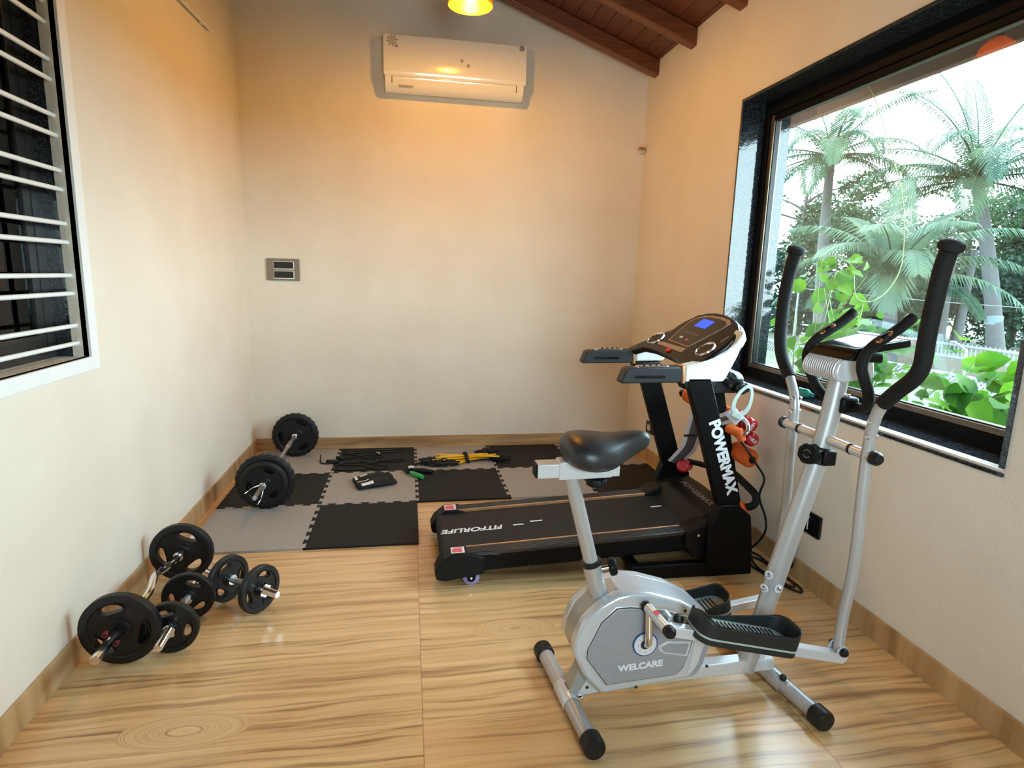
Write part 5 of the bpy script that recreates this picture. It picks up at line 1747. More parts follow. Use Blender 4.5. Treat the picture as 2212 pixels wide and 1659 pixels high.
for pts, cut, mt_ in ((N, 9, 'near'), (F, 8, 'far')):
    ar = part('swing_arm', MB().tube(pts[:cut + 1], 0.0172, 18, k=4), 'silver_paint', ct)
    gp_ = [Vector(q) for q in pts[cut:]]
    part('foam_handle', MB().tube(gp_, 0.0225, 20, k=4), 'foam_grip', ar)
    e_ = gp_[-1]
    dd = (gp_[-1] - gp_[-2]).normalized()
    part('handle_knob', MB().lathe([(0.0225, -0.010), (0.031, -0.004), (0.0325, 0.006), (0.028, 0.016), (0.014, 0.021), (0.0, 0.022)], e_, dd, 24), 'foam_grip', ar)
    for q in (7 if mt_ == 'near' else 6,):
        p_ = Vector(pts[q])
        for dz in (-0.012, 0.035):
            pz = p_ + Vector((0, 0, dz))
            for sx in (-1, 1):
                part('arm_bolt', MB().lathe([(0.0, 0.010), (0.005, 0.009), (0.0075, 0.004), (0.008, 0.0), (0.0, 0.0)], pz + Vector((0.0135 * sx, -0.006 if sx < 0 else -0.003, 0)), (sx, -0.25, 0), 14), 'chrome', ar)
    # fork joint at the foot
    b_ = Vector(pts[0])
    for sy in (-1, 1):
        part('joint_fork', MB().prism([(b_.x + 0.022 * math.cos(2 * PI * k / 18), b_.z - 0.004 + (0.026 if math.sin(2 * PI * k / 18) > 0 else 0.034) * math.sin(2 * PI * k / 18)) for k in range(18)],
                                      b_.y + sy * 0.0195 - 0.003, b_.y + sy * 0.0195 + 0.003, 'y'), 'silver_light', ar)
        part('joint_cap', MB().lathe([(0.0155, 0), (0.0155, 0.006), (0.010, 0.013), (0.0, 0.015)], b_ + Vector((0, sy * 0.0225, 0.004)), (0, sy, 0), 18), 'black_rubber', ar)

# mast, tension knob and crossbar
mast_low = [(2.398, YC, 0.075), (2.414, YC, 0.125), (2.445, YC, 0.26), (2.476, YC, 0.395)]
part('mast_foot', MB().tube(mast_low, [0.037, 0.036, 0.034, 0.034], 24, k=5, oval=((0, 1, 0), 0.86)), 'silver_paint', ct)
part('mast_gusset', MB().box((2.435, YC - 0.022, 0.105), (2.462, YC + 0.022, 0.155)), 'silver_light', ct, 0.003)
mast_up = [(2.468, YC, 0.365), (2.490, YC, 0.46), (2.525, YC, 0.60), (2.556, YC, 0.72), (2.590, YC, 0.86), (2.609, YC, 0.96), (2.624, YC, 1.06), (2.634, YC, 1.15)]
part('mast', MB().tube(mast_up, [0.0365, 0.0365, 0.036, 0.035, 0.034, 0.033, 0.032], 26, k=5, oval=((0, 1, 0), 0.86)), 'silver_paint', ct)
for (x_, y_, z_) in ((2.4425, YC - 0.020, 0.447), (2.4300, YC - 0.020, 0.398), (2.474, YC - 0.033, 0.400)):
    nn_ = Vector((x_ - 2.478, y_ - YC, 0.0))
    bo = part('mast_bolt', MB().lathe([(0.0, 0.012), (0.006, 0.011), (0.009, 0.004), (0.0, 0.004)], (x_, y_, z_), nn_, 14), 'chrome', ct)
    part('bolt_washer', MB().lathe([(0.0, 0.0), (0.0155, 0.0), (0.0145, 0.004), (0.0, 0.0045)], (x_, y_, z_), nn_, 18), 'ring_white', bo)
tk = part('knob_collar', MB().lathe([(0.036, -0.030), (0.041, -0.026), (0.041, 0.022), (0.037, 0.028)], (2.592, YC, 0.873), (0.17, 0, 1), 26), 'black_plastic', ct)
part('knob_collar_block', MB().box((2.575, YC - 0.052, 0.846), (2.622, YC + 0.03, 0.898)), 'black_plastic', tk, 0.006)
kb = Vector((2.555, YC - 0.012, 0.880))
kd = Vector((-0.92, -0.38, 0.12)).normalized()
part('tension_knob', MB().lathe([(0.030, -0.006), (0.036, 0.0), (0.036, 0.024), (0.031, 0.031), (0.020, 0.0325), (0.018, 0.029), (0.0, 0.029)], kb, kd, 32, mod=lambda j: 1.0 if j % 4 else 0.94), 'black_plastic', tk)
mm = MB()
a_, b_ = frame_of(kd)
for s0, s1 in ((20, 150), (200, 330)):
    o1 = [(0.0145 * math.cos(R(w)), 0.0145 * math.sin(R(w))) for w in range(s0, s1 + 1, 10)]
    o2 = [(0.0115 * math.cos(R(w)), 0.0115 * math.sin(R(w))) for w in range(s1, s0 - 1, -10)]
    mm.plate(o1 + o2, kb + kd * 0.0291, a_, b_, 0.0006)
part('knob_marks', mm, 'letter_grey', tk)
cb = part('crossbar', MB().cyl((2.606, -2.895, 0.930), (2.604, -3.358, 0.930), 0.0165, 22), 'silver_light', ct)
for yq in (-2.995, -3.252):
    part('bar_collar', MB().cyl((2.605, yq - 0.006, 0.930), (2.605, yq + 0.006, 0.930), 0.0185, 20), 'black_rubber', cb)
for y0, sy in ((-2.897, 1), (-3.356, -1)):
    part('bar_cap', MB().lathe([(0.0175, -0.014), (0.0215, -0.012), (0.0215, 0.004), (0.015, 0.013), (0.0, 0.016)], (2.605, y0, 0.930), (0, sy, 0), 22), 'black_rubber', cb)

# fixed inner handlebar with pulse sensors
nh = [(2.672, YC, 1.048), (2.676, -3.165, 1.046), (2.668, -3.21, 1.052), (2.650, -3.243, 1.080), (2.632, -3.256, 1.118), (2.612, -3.256, 1.160), (2.600, -3.254, 1.198), (2.610, -3.252, 1.234),
      (2.639, -3.250, 1.265), (2.684, -3.250, 1.294), (2.721, -3.250, 1.319), (2.761, -3.250, 1.352)]
fh = [(q[0], 2 * YC - q[1] - 0.002, q[2]) for q in nh]
ih = part('inner_handlebar', MB().tube(list(reversed(nh))[:-1] + fh, 0.0170, 20, k=4), 'foam_grip', ct)
for pts in (nh, fh):
    e_, f_ = Vector(pts[-1]), Vector(pts[-2])
    dd = (e_ - f_).normalized()
    part('end_cap', MB().lathe([(0.0175, -0.02), (0.018, -0.004), (0.015, 0.002), (0.0, 0.003)], e_, dd, 20), 'black_rubber', ih)
    c_ = Vector(pts[-3]) * 0.55 + Vector(pts[-4]) * 0.45
    dd = (Vector(pts[-3]) - Vector(pts[-4])).normalized()
    sd = Vector((-0.45, -0.70 if pts is nh else -0.55, 0.45))
    sd = (sd - dd * sd.dot(dd)).normalized()
    rim_ = part('pulse_pad', MB().ball(c_ + sd * 0.010, (0.040, 0.0115, 0.011), 20, 10, Matrix((dd, dd.cross(sd), sd)).transposed()), 'black_gloss', ih)
    for s_ in (-1, 1):
        part('pulse_plate', MB().ball(c_ + sd * 0.0125 + dd * 0.0185 * s_, (0.0165, 0.0085, 0.0095), 16, 8, Matrix((dd, dd.cross(sd), sd)).transposed()), 'copper_plate', rim_, label='copper pulse sensor plate') if 'copper_plate' in MATS else None
part('handlebar_clamp', MB().box((2.625, YC - 0.042, 1.022), (2.690, YC + 0.042, 1.078)), 'black_plastic', ct, 0.010)
part('clamp_screw', MB().cyl((2.655, YC - 0.02, 1.076), (2.655, YC - 0.02, 1.086), 0.011, 14), 'chrome', ct)

# console with ribbed silver front
cs_ = part('console_body', MB().prism([(2.592, 1.135), (2.566, 1.146), (2.556, 1.165), (2.562, 1.196), (2.580, 1.213), (2.615, 1.214), (2.69, 1.205), (2.70, 1.15)], YC - 0.078, YC + 0.092, 'y'), 'silver_light', ct, 0.006)
for k in range(15):
    yq = YC + 0.082 - k * 0.0105
    part('console_rib', MB().tube([(2.584, yq, 1.138), (2.563, yq, 1.150), (2.5545, yq, 1.168), (2.561, yq, 1.195), (2.577, yq, 1.2095)], 0.0032, 8, k=3), 'silver_light', cs_)
part('console_lip', MB().prism([(2.572, 1.211), (2.60, 1.236), (2.622, 1.234), (2.70, 1.232), (2.70, 1.202)], YC - 0.105, YC + 0.098, 'y'), 'black_plastic', ct, 0.006)
so_, sx_, sy_ = Vector((2.602, YC, 1.224)), Vector((1, 0, 0.20)).normalized(), Vector((0, 1, 0))
sc_ = part('console_screen_case', MB().plate([(0.0, -0.10), (0.0, 0.085), (0.155, 0.098), (0.190, 0.098), (0.190, -0.125), (0.155, -0.125)], so_, sx_, sy_, 0.022), 'black_plastic', ct, 0.005)
part('console_screen_edge', MB().plate([(0.172, 0.100), (0.196, 0.100), (0.196, -0.128), (0.172, -0.128)], so_, sx_, sy_, 0.0235), 'silver_light', sc_, 0.004)
part('console_display', MB().plate([(0.020, -0.080), (0.020, 0.070), (0.160, 0.082), (0.160, -0.105)], so_, sx_, sy_, 0.0232), 'display_grey', sc_)

# seat post, beam and saddle
pb, pt = Vector((1.842, YC, 0.375)), Vector((1.716, YC, 0.832))
pd_ = (pt - pb).normalized()
part('seat_sleeve', MB().lathe([(0.030, -0.03), (0.030, 0.150), (0.028, 0.152)], pb, pd_, 26), 'silver_paint', ct)
part('seat_collar', MB().lathe([(0.024, 0.148), (0.0335, 0.146), (0.0345, 0.152), (0.0335, 0.160), (0.024, 0.161)], pb, pd_, 26), 'black_rubber', ct)
part('seat_post', MB().cyl(pb + pd_ * 0.10, pt, 0.0235, 24), 'silver_paint', ct)
kp = pb + pd_ * 0.122
kx = Vector((1, -0.12, 0.22)).normalized()
pk = part('post_knob', MB().lathe([(0.010, 0.052), (0.026, 0.054), (0.031, 0.058), (0.031, 0.072), (0.026, 0.078), (0.0, 0.080)], kp, kx, 28, mod=lambda j: 1.0 if (j // 2) % 2 else 0.93), 'black_plastic', ct)
part('knob_stem', MB().cyl(kp + kx * 0.022, kp + kx * 0.06, 0.008, 14), 'chrome', pk)
bm_ = part('seat_beam', MB().box((1.604, YC - 0.027, 0.826), (1.872, YC + 0.027, 0.872)), 'silver_light', ct, 0.003)
part('beam_end_cap', MB().box((1.598, YC - 0.0265, 0.827), (1.606, YC + 0.0265, 0.871)), 'black_plastic', bm_, 0.003)
part('beam_carriage', MB().prism([(1.672, 0.820), (1.845, 0.824), (1.845, 0.834), (1.862, 0.836), (1.80, 0.872), (1.70, 0.880), (1.678, 0.878), (1.672, 0.872)], YC - 0.0305, YC + 0.0305, 'y'), 'silver_light', ct, 0.003)
part('beam_knob', MB().lathe([(0.010, 0.0), (0.012, -0.012), (0.030, -0.014), (0.0335, -0.020), (0.0325, -0.036), (0.024, -0.042), (0.0, -0.043)], (1.805, YC, 0.828), (0, 0, 1), 28, mod=lambda j: 1.0 if (j // 2) % 2 else 0.92), 'black_plastic', ct)
rings = []
SAD = [(1.688, 0.020, 0.905, 0.925), (1.692, 0.070, 0.882, 0.944), (1.705, 0.100, 0.868, 0.958), (1.735, 0.118, 0.856, 0.966), (1.775, 0.120, 0.850, 0.965), (1.815, 0.108, 0.850, 0.960), (1.848, 0.085, 0.856, 0.958),
       (1.880, 0.060, 0.872, 0.962), (1.915, 0.044, 0.890, 0.968), (1.945, 0.037, 0.905, 0.969), (1.965, 0.028, 0.918, 0.962), (1.972, 0.012, 0.930, 0.950)]
for x_, hw, zb_, zt_ in SAD:
    rg = []
    for k in range(28):
        w = 2 * PI * k / 28
        cw, sw__ = math.cos(w), math.sin(w)
        y_ = hw * math.copysign(abs(cw) ** 0.75, cw)
        zz = (zt_ + zb_) / 2 + (zt_ - zb_) / 2 * math.copysign(abs(sw__) ** 0.7, sw__)
        if sw__ > 0:
            zz -= 0.010 * (abs(y_) / 0.12) ** 2
        rg.append((x_, YC + y_, zz))
    rings.append(rg)
sd_ = part('saddle', MB().loft(rings), 'saddle_vinyl', ct, ang=80)
sm = sd_.modifiers.new('smooth', 'SUBSURF')
sm.levels = sm.render_levels = 1
part('saddle_base', MB().prism([(1.715, 0.868), (1.86, 0.864), (1.86, 0.880), (1.715, 0.885)], YC - 0.05, YC + 0.05, 'y'), 'black_plastic', ct, 0.004)

# green glass on the sill and the blue thing at the picture's lower edge
gb = MB().lathe([(0.0, 0), (0.020, 0), (0.024, 0.004), (0.024, 0.055), (0.020, 0.066), (0.010, 0.074), (0.010, 0.094), (0.0, 0.095)], (3.185, -2.17, WZ0 + 0.0305), (0.15, -1, 0.0), 20)
single('glass_bottle', gb, 'green_glass', 'small green glass bottle lying on the granite window sill', 'bottle', (3.185, -2.21, WZ0 + 0.006))
bl_ = MB().ball((2.747, -3.690, 0.06), 0.06, 24, 14)
single('rubber_ball', bl_, 'blue_plastic', 'blue rounded object on the floor at the lower right edge', 'ball', (2.747, -3.690, 0.0))


# ---------------------------------------------------------------- outside the window
GZ = -0.62
struct('ground', MB().box((RW + T, -30, GZ - 0.2), (70, 60, GZ)), 'garden_soil')
# eave of the roof outside
struct('trim_7', MB().prism([(RW + T, 2.83), (3.86, 2.60), (3.86, 2.64), (RW + T, 2.87)], -9, 4, 'y'), 'eave_beam')
struct('trim_8', MB().box((3.80, -9, 2.500), (3.845, 4, 2.70)), 'terracotta_paint', bevel=0.006)
struct('trim_9', MB().box((3.735, -9, 2.590), (3.80, 4, 2.635)), 'eave_beam', bevel=0.006)
for k, y in enumerate((-0.35, -1.22, -2.09, -2.96, -3.83)):
    struct('trim_%d' % (10 + k), MB().prism([(RW + T, 2.80), (3.80, 2.59), (3.80, 2.635), (RW + T, 2.845)], y, y + 0.06, 'y'), 'eave_beam')


def frond(parent, base, az, el, L, droop, r_, width=0.62, mt='palm_leaf', nm='frond'):
    """a feathered palm leaf: curved rib with hanging leaflets"""
    n = 26
    pts, dirs = [Vector(base)], []
    side = Vector((-math.sin(az), math.cos(az), 0))
    for i in range(n):
        t = i / (n - 1)
        e = el - droop * t ** 1.35
        dd = Vector((math.cos(az) * math.cos(e), math.sin(az) * math.cos(e), math.sin(e)))
        dirs.append(dd)
        pts.append(pts[-1] + dd * (L / n))
    mm = MB().tube(pts, [0.030, 0.022, 0.012, 0.005], 5)
    for i in range(3, n + 1):
        for sub in (0.0, 0.5):
            t = (i - 1 + sub) / n
            if t > 0.995:
                continue
            p = pts[i - 1].lerp(pts[min(i, n)], sub)
            dd = dirs[min(i - 1, n - 1)]
            upv = side.cross(dd)
            if upv.z < 0:
                upv = -upv
            ll = width * (math.sin(PI * min(1, 0.16 + 0.84 * t)) ** 0.55) * (0.85 + 0.3 * r_.random())
            for s_ in (-1, 1):
                d1 = (dd * (0.50 + 0.4 * t) + side * s_ * 0.85 + upv * 0.05 + Vector((0, 0, -0.10))).normalized()
                d2 = (d1 + Vector((0, 0, -0.75 - 0.4 * r_.random()))).normalized()
                wv = dd.cross(d1).cross(d1).normalized() * 0.023
                a = p
                b = p + d1 * ll * 0.5
                c = b + d2 * ll * 0.55
                mm.add([a - wv * 0.6, a + wv * 0.6, b + wv, b - wv, c], [(0, 1, 2, 3), (3, 2, 4)])
    return part(nm, mm, mt, parent, flat=True)


def palm(label, base, crown, r0, r1, fronds, seed, mt='palm_leaf', lean=(0, 0), scale=1.0, band=None):
    r_ = random.Random(seed)
    t_ = thing('palm_tree', label, 'palm tree', base, 'coconut palms in the garden')
    b, c = Vector(base), Vector(crown)
    pts = []
    for i in range(9):
        t = i / 8
        q = b.lerp(c, t)
        q += Vector((lean[0], lean[1], 0)) * math.sin(PI * t)
        pts.append(q)
    part('trunk', MB().tube(pts, [r0 * 1.25, r0, r0 * 0.95, r1, r1 * 0.9], 14, k=3), 'palm_bark', t_)
    if band:
        q = b.lerp(c, band) + Vector((lean[0], lean[1], 0)) * math.sin(PI * band)
        part('painted_band', MB().cyl(q - Vector((0, 0, 0.14)), q + Vector((0, 0, 0.14)), r0 * 1.06, 16), 'tree_paint', t_)
    mm = MB()
    for k in range(9):
        a = 2 * PI * k / 9
        mm.ball(c + Vector((0.22 * math.cos(a), 0.22 * math.sin(a), -0.12)) * scale, 0.11 * scale, 8, 6)
    part('crown_heart', mm, 'palm_bark', t_)
    for (az, el, L, dr) in fronds:
        frond(t_, c, R(az), R(el), L * scale, R(dr), r_, 0.80 * scale, mt)
    return t_


# the camera looks along about azimuth 44 degrees at the palms; 134 is picture-left, -46 picture-right
big = [(115, 78, 4.3, 35), (150, 72, 3.9, 60), (60, 74, 4.2, 40), (-30, 76, 4.0, 45), (20, 64, 3.6, 75),
       (140, 42, 4.2, 85), (128, 28, 4.4, 80), (146, 12, 4.3, 70), (120, 2, 4.0, 60), (138, -10, 3.8, 55), (160, 26, 4.0, 85),
       (-46, 40, 4.3, 85), (-30, 22, 4.3, 75), (-58, 8, 4.2, 65), (-40, -12, 3.8, 55), (-70, 30, 4.2, 85),
       (205, 48, 3.8, 100), (230, 34, 3.8, 100), (255, 40, 3.8, 100), (185, 20, 3.8, 90), (275, 14, 3.8, 80), (222, 4, 3.5, 75), (40, 35, 3.8, 85), (80, 24, 3.8, 80)]
palm('tallest coconut palm at the right of the window, its trunk banded with pale paint', (17.62, 9.25, GZ), (17.24, 10.41, 4.46), 0.20, 0.17, big, 1, 'palm_leaf', (-0.05, -0.15), 1.0, 0.23)
lef = [(100, 74, 3.4, 45), (30, 66, 3.4, 60), (-30, 60, 3.6, 60), (150, 55, 3.3, 90), (134, 25, 3.4, 85), (120, 5, 3.3, 70), (165, 10, 3.3, 80), (-46, 30, 3.3, 90), (-25, 8, 3.3, 75),
       (-65, 5, 3.2, 70), (205, 40, 3.2, 105), (235, 28, 3.2, 100), (262, 36, 3.2, 105), (220, 0, 3.0, 75), (185, -8, 3.0, 65), (285, -5, 3.0, 65), (60, 30, 3.2, 85), (250, 60, 3.2, 110)]
palm('slim coconut palm at the left side of the window view', (14.85, 13.05, GZ), (15.24, 14.08, 5.62), 0.19, 0.15, lef, 2, 'palm_leaf', (0, 0.1), 1.0)
sml = [(44, 80, 2.9, 30), (134, 58, 3.2, 75), (120, 34, 3.3, 80), (140, 14, 3.2, 70), (-46, 52, 3.2, 70), (-36, 32, 3.4, 75), (-56, 14, 3.3, 70), (215, 62, 3.0, 90), (240, 44, 2.9, 100), (190, 48, 3.0, 90),
       (265, 60, 3.0, 80), (90, 64, 3.0, 60), (0, 66, 3.0, 60), (228, 14, 2.6, 80), (100, 10, 3.0, 70), (-10, 8, 3.0, 70)]
palm('short young palm between the two tall ones, seen over the console', (13.2, 8.2, GZ), (13.2, 8.5, 1.62), 0.17, 0.14, sml, 3, 'palm_leaf_pale', (0, 0), 0.95)


def leafy(mm, c, rad, n, size, r_, shell=0.35):
    c = Vector(c)
    for k in range(n):
        while True:
            q = Vector((r_.uniform(-1, 1), r_.uniform(-1, 1), r_.uniform(-1, 1)))
            if shell < q.length < 1:
                break
        p = c + Vector((q.x * rad[0], q.y * rad[1], q.z * rad[2]))
        a = Vector((r_.uniform(-1, 1), r_.uniform(-1, 1), r_.uniform(-1, 0.6))).normalized()
        b = a.cross(Vector((r_.uniform(-1, 1), r_.uniform(-1, 1), r_.uniform(-1, 1)))).normalized()
        s_ = size * (0.6 + 0.8 * r_.random())
        mm.add([p, p + a * s_ * 0.5 + b * s_ * 0.26, p + a * s_, p + a * s_ * 0.5 - b * s_ * 0.26], [(0, 1, 2, 3)])


def tree(label, base, h, blobs, seed, size=0.17, mt='tree_leaf', r0=0.14, dens=1.7, lean=(0, 0), grp='broadleaf trees behind the fence'):
    r_ = random.Random(seed)
    t_ = thing('broadleaf_tree', label, 'tree', base, grp)
    b = Vector(base)
    top = b + Vector((lean[0], lean[1], h))
    part('trunk', MB().tube([b, b.lerp(top, 0.35) + Vector((0.06, -0.05, 0)), b.lerp(top, 0.7) + Vector((-0.05, 0.06, 0)), top], [r0 * 1.2, r0, r0 * 0.7, r0 * 0.35], 10, k=4), 'tree_bark', t_)
    br = MB()
    cr = MB()
    for (dx, dy, dz, rx, ry, rz, n) in blobs:
        c = b + Vector((dx, dy, dz))
        s_ = b.lerp(top, min(0.95, max(0.25, (dz - rz * 0.8) / h)))
        br.tube([s_, s_.lerp(c, 0.5) + Vector((r_.uniform(-.2, .2), r_.uniform(-.2, .2), 0.15)), c], [r0 * 0.45, r0 * 0.25, 0.015], 6, k=3)
        for k in range(5):
            br.tube([c, c + Vector((r_.uniform(-1, 1) * rx, r_.uniform(-1, 1) * ry, r_.uniform(-0.4, 1) * rz))], [0.022, 0.008], 5)
        leafy(cr, c, (rx, ry, rz), int(n * dens), size, r_)
    part('branches', br, 'tree_bark', t_)
    part('foliage', cr, mt, t_, flat=True)
    return t_


def blobs(r_, n, w, z0, z1, k):
    out = []
    for i in range(n):
        s_ = r_.uniform(0.75, 1.35)
        out.append((r_.uniform(-w, w), r_.uniform(-w, w), r_.uniform(z0, z1), 0.95 * s_, 0.95 * s_, 0.72 * s_, k))
    return out


r9 = random.Random(21)
tree('loose leafy tree at the far left behind the slim palm', (17.0, 17.6, GZ), 5.6, blobs(r9, 13, 1.9, 2.2, 6.0, 420), 31)
tree('broad tree with light green leaves behind the slim palm trunk', (19.4, 17.2, GZ), 4.4, blobs(r9, 14, 2.0, 1.4, 4.8, 480), 32)
tree('bushy tree behind the short young palm', (20.6, 15.2, GZ), 3.9, blobs(r9, 14, 2.0, 1.0, 4.0, 480), 33)
tree('thin branched tree with open crown behind the tallest palm trunk', (22.2, 15.0, GZ), 5.6, blobs(r9, 9, 1.9, 3.4, 6.3, 230), 34, lean=(0.4, 0.3))
tree('dark full tree behind the right end of the railing', (23.8, 14.2, GZ), 5.0, blobs(r9, 15, 2.1, 1.2, 4.9, 480), 35)
tree('leafy tree at the right edge of the window view', (24.0, 11.6, GZ), 5.2, blobs(r9, 15, 2.1, 1.4, 5.4, 480), 36)
tree('small bright tree between the slim palm and the young palm', (17.6, 13.9, GZ), 2.7, blobs(r9, 11, 1.5, 0.8, 2.9, 420), 37)
for k, (bx, by, ln, lb) in enumerate(((17.94, 11.47, (0.1, 0.1), 'thin bare trunk left of the tallest palm'), (18.38, 11.30, (0.35, 0.2), 'leaning bare trunk beside the thin one, left of the tallest palm'))):
    t_ = thing('tree_trunk', lb, 'tree trunk', (bx, by, GZ))
    part('trunk', MB().tube([(bx, by, GZ), (bx + ln[0] * .5, by + ln[1] * .5, 1.0), (bx + ln[0], by + ln[1], 2.6)], [0.14, 0.11, 0.09], 10, k=4), 'palm_bark', t_)
hd_ = MB()
r8 = random.Random(8)
for k in range(60):
    t = (k % 30) / 29
    c = Vector((15.8, 17.8, 0)).lerp(Vector((25.5, 9.0, 0)), t)
    leafy(hd_, c + Vector((r8.uniform(-.5, .5), r8.uniform(-.5, .5), GZ + r8.uniform(0.4, 2.9))), (1.0, 1.0, 0.9), 460, 0.20, r8, 0.2)
h_ = single('hedge', hd_, 'hedge_leaf', 'dark green hedge of dense leaves running behind the white railing', 'hedge', (20.5, 13.4, GZ), flat=True)
h_['kind'] = 'stuff'

# white railing on a low wall, lattice fence in front, lamp post
fnc = thing('railing_fence', 'white metal railing on a low cream wall in the garden', 'fence', (14.4, 6.0, GZ))
part('low_wall', MB().box((14.4, -2.0, GZ), (14.6, 13.5, -0.30)), 'garden_wall', fnc)
part('rail', MB().box((14.46, -2.0, 0.02), (14.53, 13.5, 0.065)), 'fence_white', fnc)
part('rail', MB().box((14.46, -2.0, -0.28), (14.53, 13.5, -0.235)), 'fence_white', fnc)
for k in range(88):
    y = 2.6 + k * 0.115
    part('baluster', MB().box((14.485, y, -0.30), (14.505, y + 0.022, 0.10)), 'fence_white', fnc)
lt = thing('lattice_fence', 'low white lattice fence with diamond openings in front of the railing', 'fence', (12.2, 5.0, GZ))
mm = MB()
z0, z1 = GZ + 0.02, -0.33
hh = z1 - z0
for k in range(120):
    y = -1.0 + k * 0.115
    for s_ in (1, -1):
        ya_, yb_ = (y, y + hh) if s_ > 0 else (y + hh, y)
        mm.add([(12.2 + 0.012 * s_, ya_ - 0.027, z0), (12.2 + 0.012 * s_, ya_ + 0.027, z0), (12.2 + 0.012 * s_, yb_ + 0.027, z1), (12.2 + 0.012 * s_, yb_ - 0.027, z1),
                (12.212 + 0.012 * s_, ya_ - 0.027, z0), (12.212 + 0.012 * s_, ya_ + 0.027, z0), (12.212 + 0.012 * s_, yb_ + 0.027, z1), (12.212 + 0.012 * s_, yb_ - 0.027, z1)],
               [(0, 1, 2, 3), (7, 6, 5, 4), (0, 4, 5, 1), (1, 5, 6, 2), (2, 6, 7, 3), (3, 7, 4, 0)])
part('lattice_panel', mm, 'fence_white', lt)
part('top_rail', MB().box((12.17, -1.0, z1 - 0.01), (12.25, 13.2, z1 + 0.035)), 'fence_white', lt)
lp = thing('lamp_post', 'white garden lamp post with a slanting arm in front of the railing', 'lamp post', (13.95, 6.95, GZ))
part('pole', MB().tube([(13.95, 6.78, GZ), (14.02, 6.90, -0.1), (14.04, 6.92, 0.0)], 0.035, 10), 'fence_white', lp)
part('arm', MB().tube([(14.04, 6.92, -0.01), (13.93, 7.02, 0.11), (13.86, 7.10, 0.17)], [0.03, 0.028, 0.022], 10), 'fence_white', lp)
part('lamp_head', MB().box((13.80, 7.06, 0.15), (13.90, 7.16, 0.20)), 'fence_white', lp, 0.01)
cbx = thing('overhead_wire', 'thin wire crossing the garden in front of the trees', 'wire', (16.0, 10.0, GZ))
part('wire', MB().tube([(14.9, 14.5, 1.25), (16.0, 9.6, 1.02), (17.3, 4.0, 0.92)], 0.012, 6, k=8), 'fence_white', cbx)
for (x_, y_) in ((14.9, 14.5), (17.3, 4.0)):
    part('wire_post', MB().cyl((x_, y_, GZ), (x_, y_, 1.3), 0.04, 8), 'fence_white', cbx)

# climbing plant just outside the glass
HEART = [(0, 0), (0.16, 0.30), (0.50, 0.36), (0.80, 0.20), (1.0, 0.0), (0.80, -0.20), (0.50, -0.36), (0.16, -0.30)]


def heart(mm, p, d, nrm, s_, curl):
    d = d.normalized()
    sd = d.cross(nrm).normalized()
    nn = sd.cross(d).normalized()
    k0 = []
    for (u, v) in HEART:
        k0.append(p + d * u * s_ + sd * v * s_ * 1.08 + nn * (abs(v) * 0.35 * s_ - curl * u * u * s_))
    m0 = [p + d * u * s_ - nn * curl * u * u * s_ for u in (0.3, 0.65)]
    mm.add(k0 + m0, [(0, 1, 8), (1, 2, 8), (2, 9, 8), (2, 3, 9), (3, 4, 9), (4, 5, 9), (5, 6, 9), (6, 8, 9), (6, 7, 8), (7, 0, 8)])


def climber(label, paths, n, seed, smin, smax, base, spread):
    r_ = random.Random(seed)
    t_ = thing('climbing_plant', label, 'climbing plant', base, 'climbers outside the window')
    st, lv = MB(), MB()
    P_ = []
    for pth in paths:
        sp = spline(pth, 6)
        st.tube(sp, [0.005, 0.004, 0.0025], 6)
        P_.append(sp)
    for k in range(n):
        sp = P_[r_.randrange(len(P_))]
        p = sp[r_.randrange(1, len(sp))] + Vector((r_.uniform(-1, 1) * spread[0], r_.uniform(-1, 1) * spread[1], r_.uniform(-1, 1) * spread[2]))
        p.x = max(p.x, 3.50)
        nrm = Vector((r_.uniform(-1.0, 0.25), r_.uniform(-0.8, 0.5), r_.uniform(0.05, 1.0))).normalized()
        dd = Vector((r_.uniform(-0.6, 0.6), r_.uniform(-1, 1), r_.uniform(-1, 0.35)))
        dd = dd - nrm * dd.dot(nrm)
        if dd.length < 0.1:
            continue
        heart(lv, p, dd, nrm, r_.uniform(smin, smax), r_.uniform(0.05, 0.3))
    part('stems', st, 'vine_stem', t_)
    part('leaves', lv, 'vine_leaf', t_, flat=False, ang=60)
    return t_


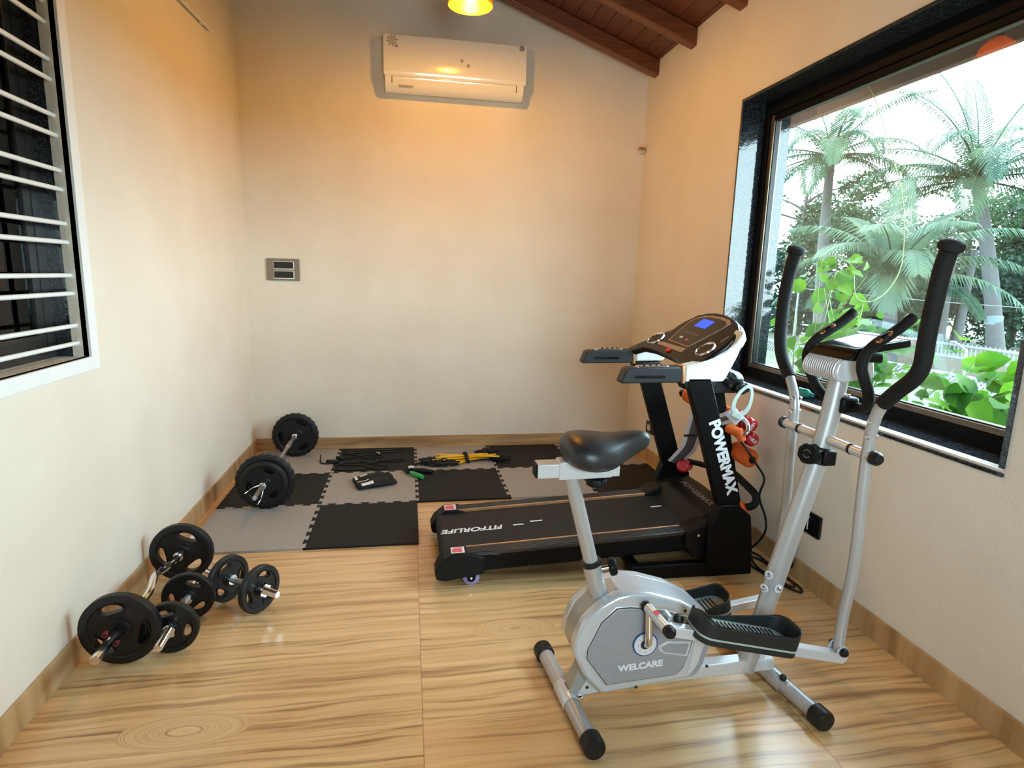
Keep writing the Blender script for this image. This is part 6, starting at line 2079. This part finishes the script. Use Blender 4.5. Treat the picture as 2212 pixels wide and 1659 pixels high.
r5 = random.Random(55)
pl_ = []
for k in range(17):
    y = -1.60 - 0.035 * k + r5.uniform(-.1, .1)
    x = 3.55 + r5.uniform(0, 0.35)
    h = 1.66 - 0.022 * k + r5.uniform(-0.45, 0.02)
    pl_.append([(x, y, GZ), (x + 0.05, y + r5.uniform(-.2, .2), 0.3), (x - 0.05, y + r5.uniform(-.25, .25), 0.9), (x + 0.05, y + r5.uniform(-.3, .3), h)])
climber('bright green climber with heart leaves at the left of the window', pl_, 620, 5, 0.060, 0.125, (3.7, -1.9, GZ), (0.12, 0.16, 0.10))
pl_ = []
for k in range(22):
    y = -2.35 - 0.11 * k + r5.uniform(-.1, .1)
    x = 3.58 + r5.uniform(0, 0.5)
    h = 1.13 - 0.008 * k + r5.uniform(-0.20, 0.05)
    pl_.append([(x, y, GZ), (x + 0.05, y + r5.uniform(-.3, .3), 0.2), (x - 0.05, y + r5.uniform(-.3, .3), 0.75), (x + 0.05, y + r5.uniform(-.4, .4), h)])
climber('low green climber with broad leaves along the foot of the window', pl_, 1150, 6, 0.065, 0.140, (3.8, -3.4, GZ), (0.16, 0.18, 0.07))
tn = thing('vine_tendril', 'thin bare vine loop hanging before the garden at the window', 'vine', (3.62, -1.75, GZ))
part('stem', MB().tube([(3.62, -1.72, GZ), (3.58, -1.75, 0.6), (3.56, -1.72, 1.50), (3.60, -1.74, 1.60), (3.68, -1.82, 1.55), (3.70, -1.84, 1.42), (3.72, -1.86, 1.36), (3.78, -1.90, 1.36), (3.86, -1.92, 1.44), (3.90, -1.93, 1.60), (3.88, -1.88, 1.95), (3.80, -1.7, 2.45), (3.79, -1.6, 2.60)], 0.0032, 6, k=6), 'vine_stem', tn)
lvm = MB()
for p_, s__ in (((3.60, -1.74, 1.60), 0.07), ((3.67, -1.82, 1.55), 0.06), ((3.80, -1.93, 1.30), 0.045), ((3.57, -1.70, 1.58), 0.06)):
    heart(lvm, Vector(p_), Vector((0.1, -0.4, -0.9)), Vector((-0.9, -0.4, 0.2)), s__, 0.15)
part('leaves', lvm, 'vine_leaf', tn)
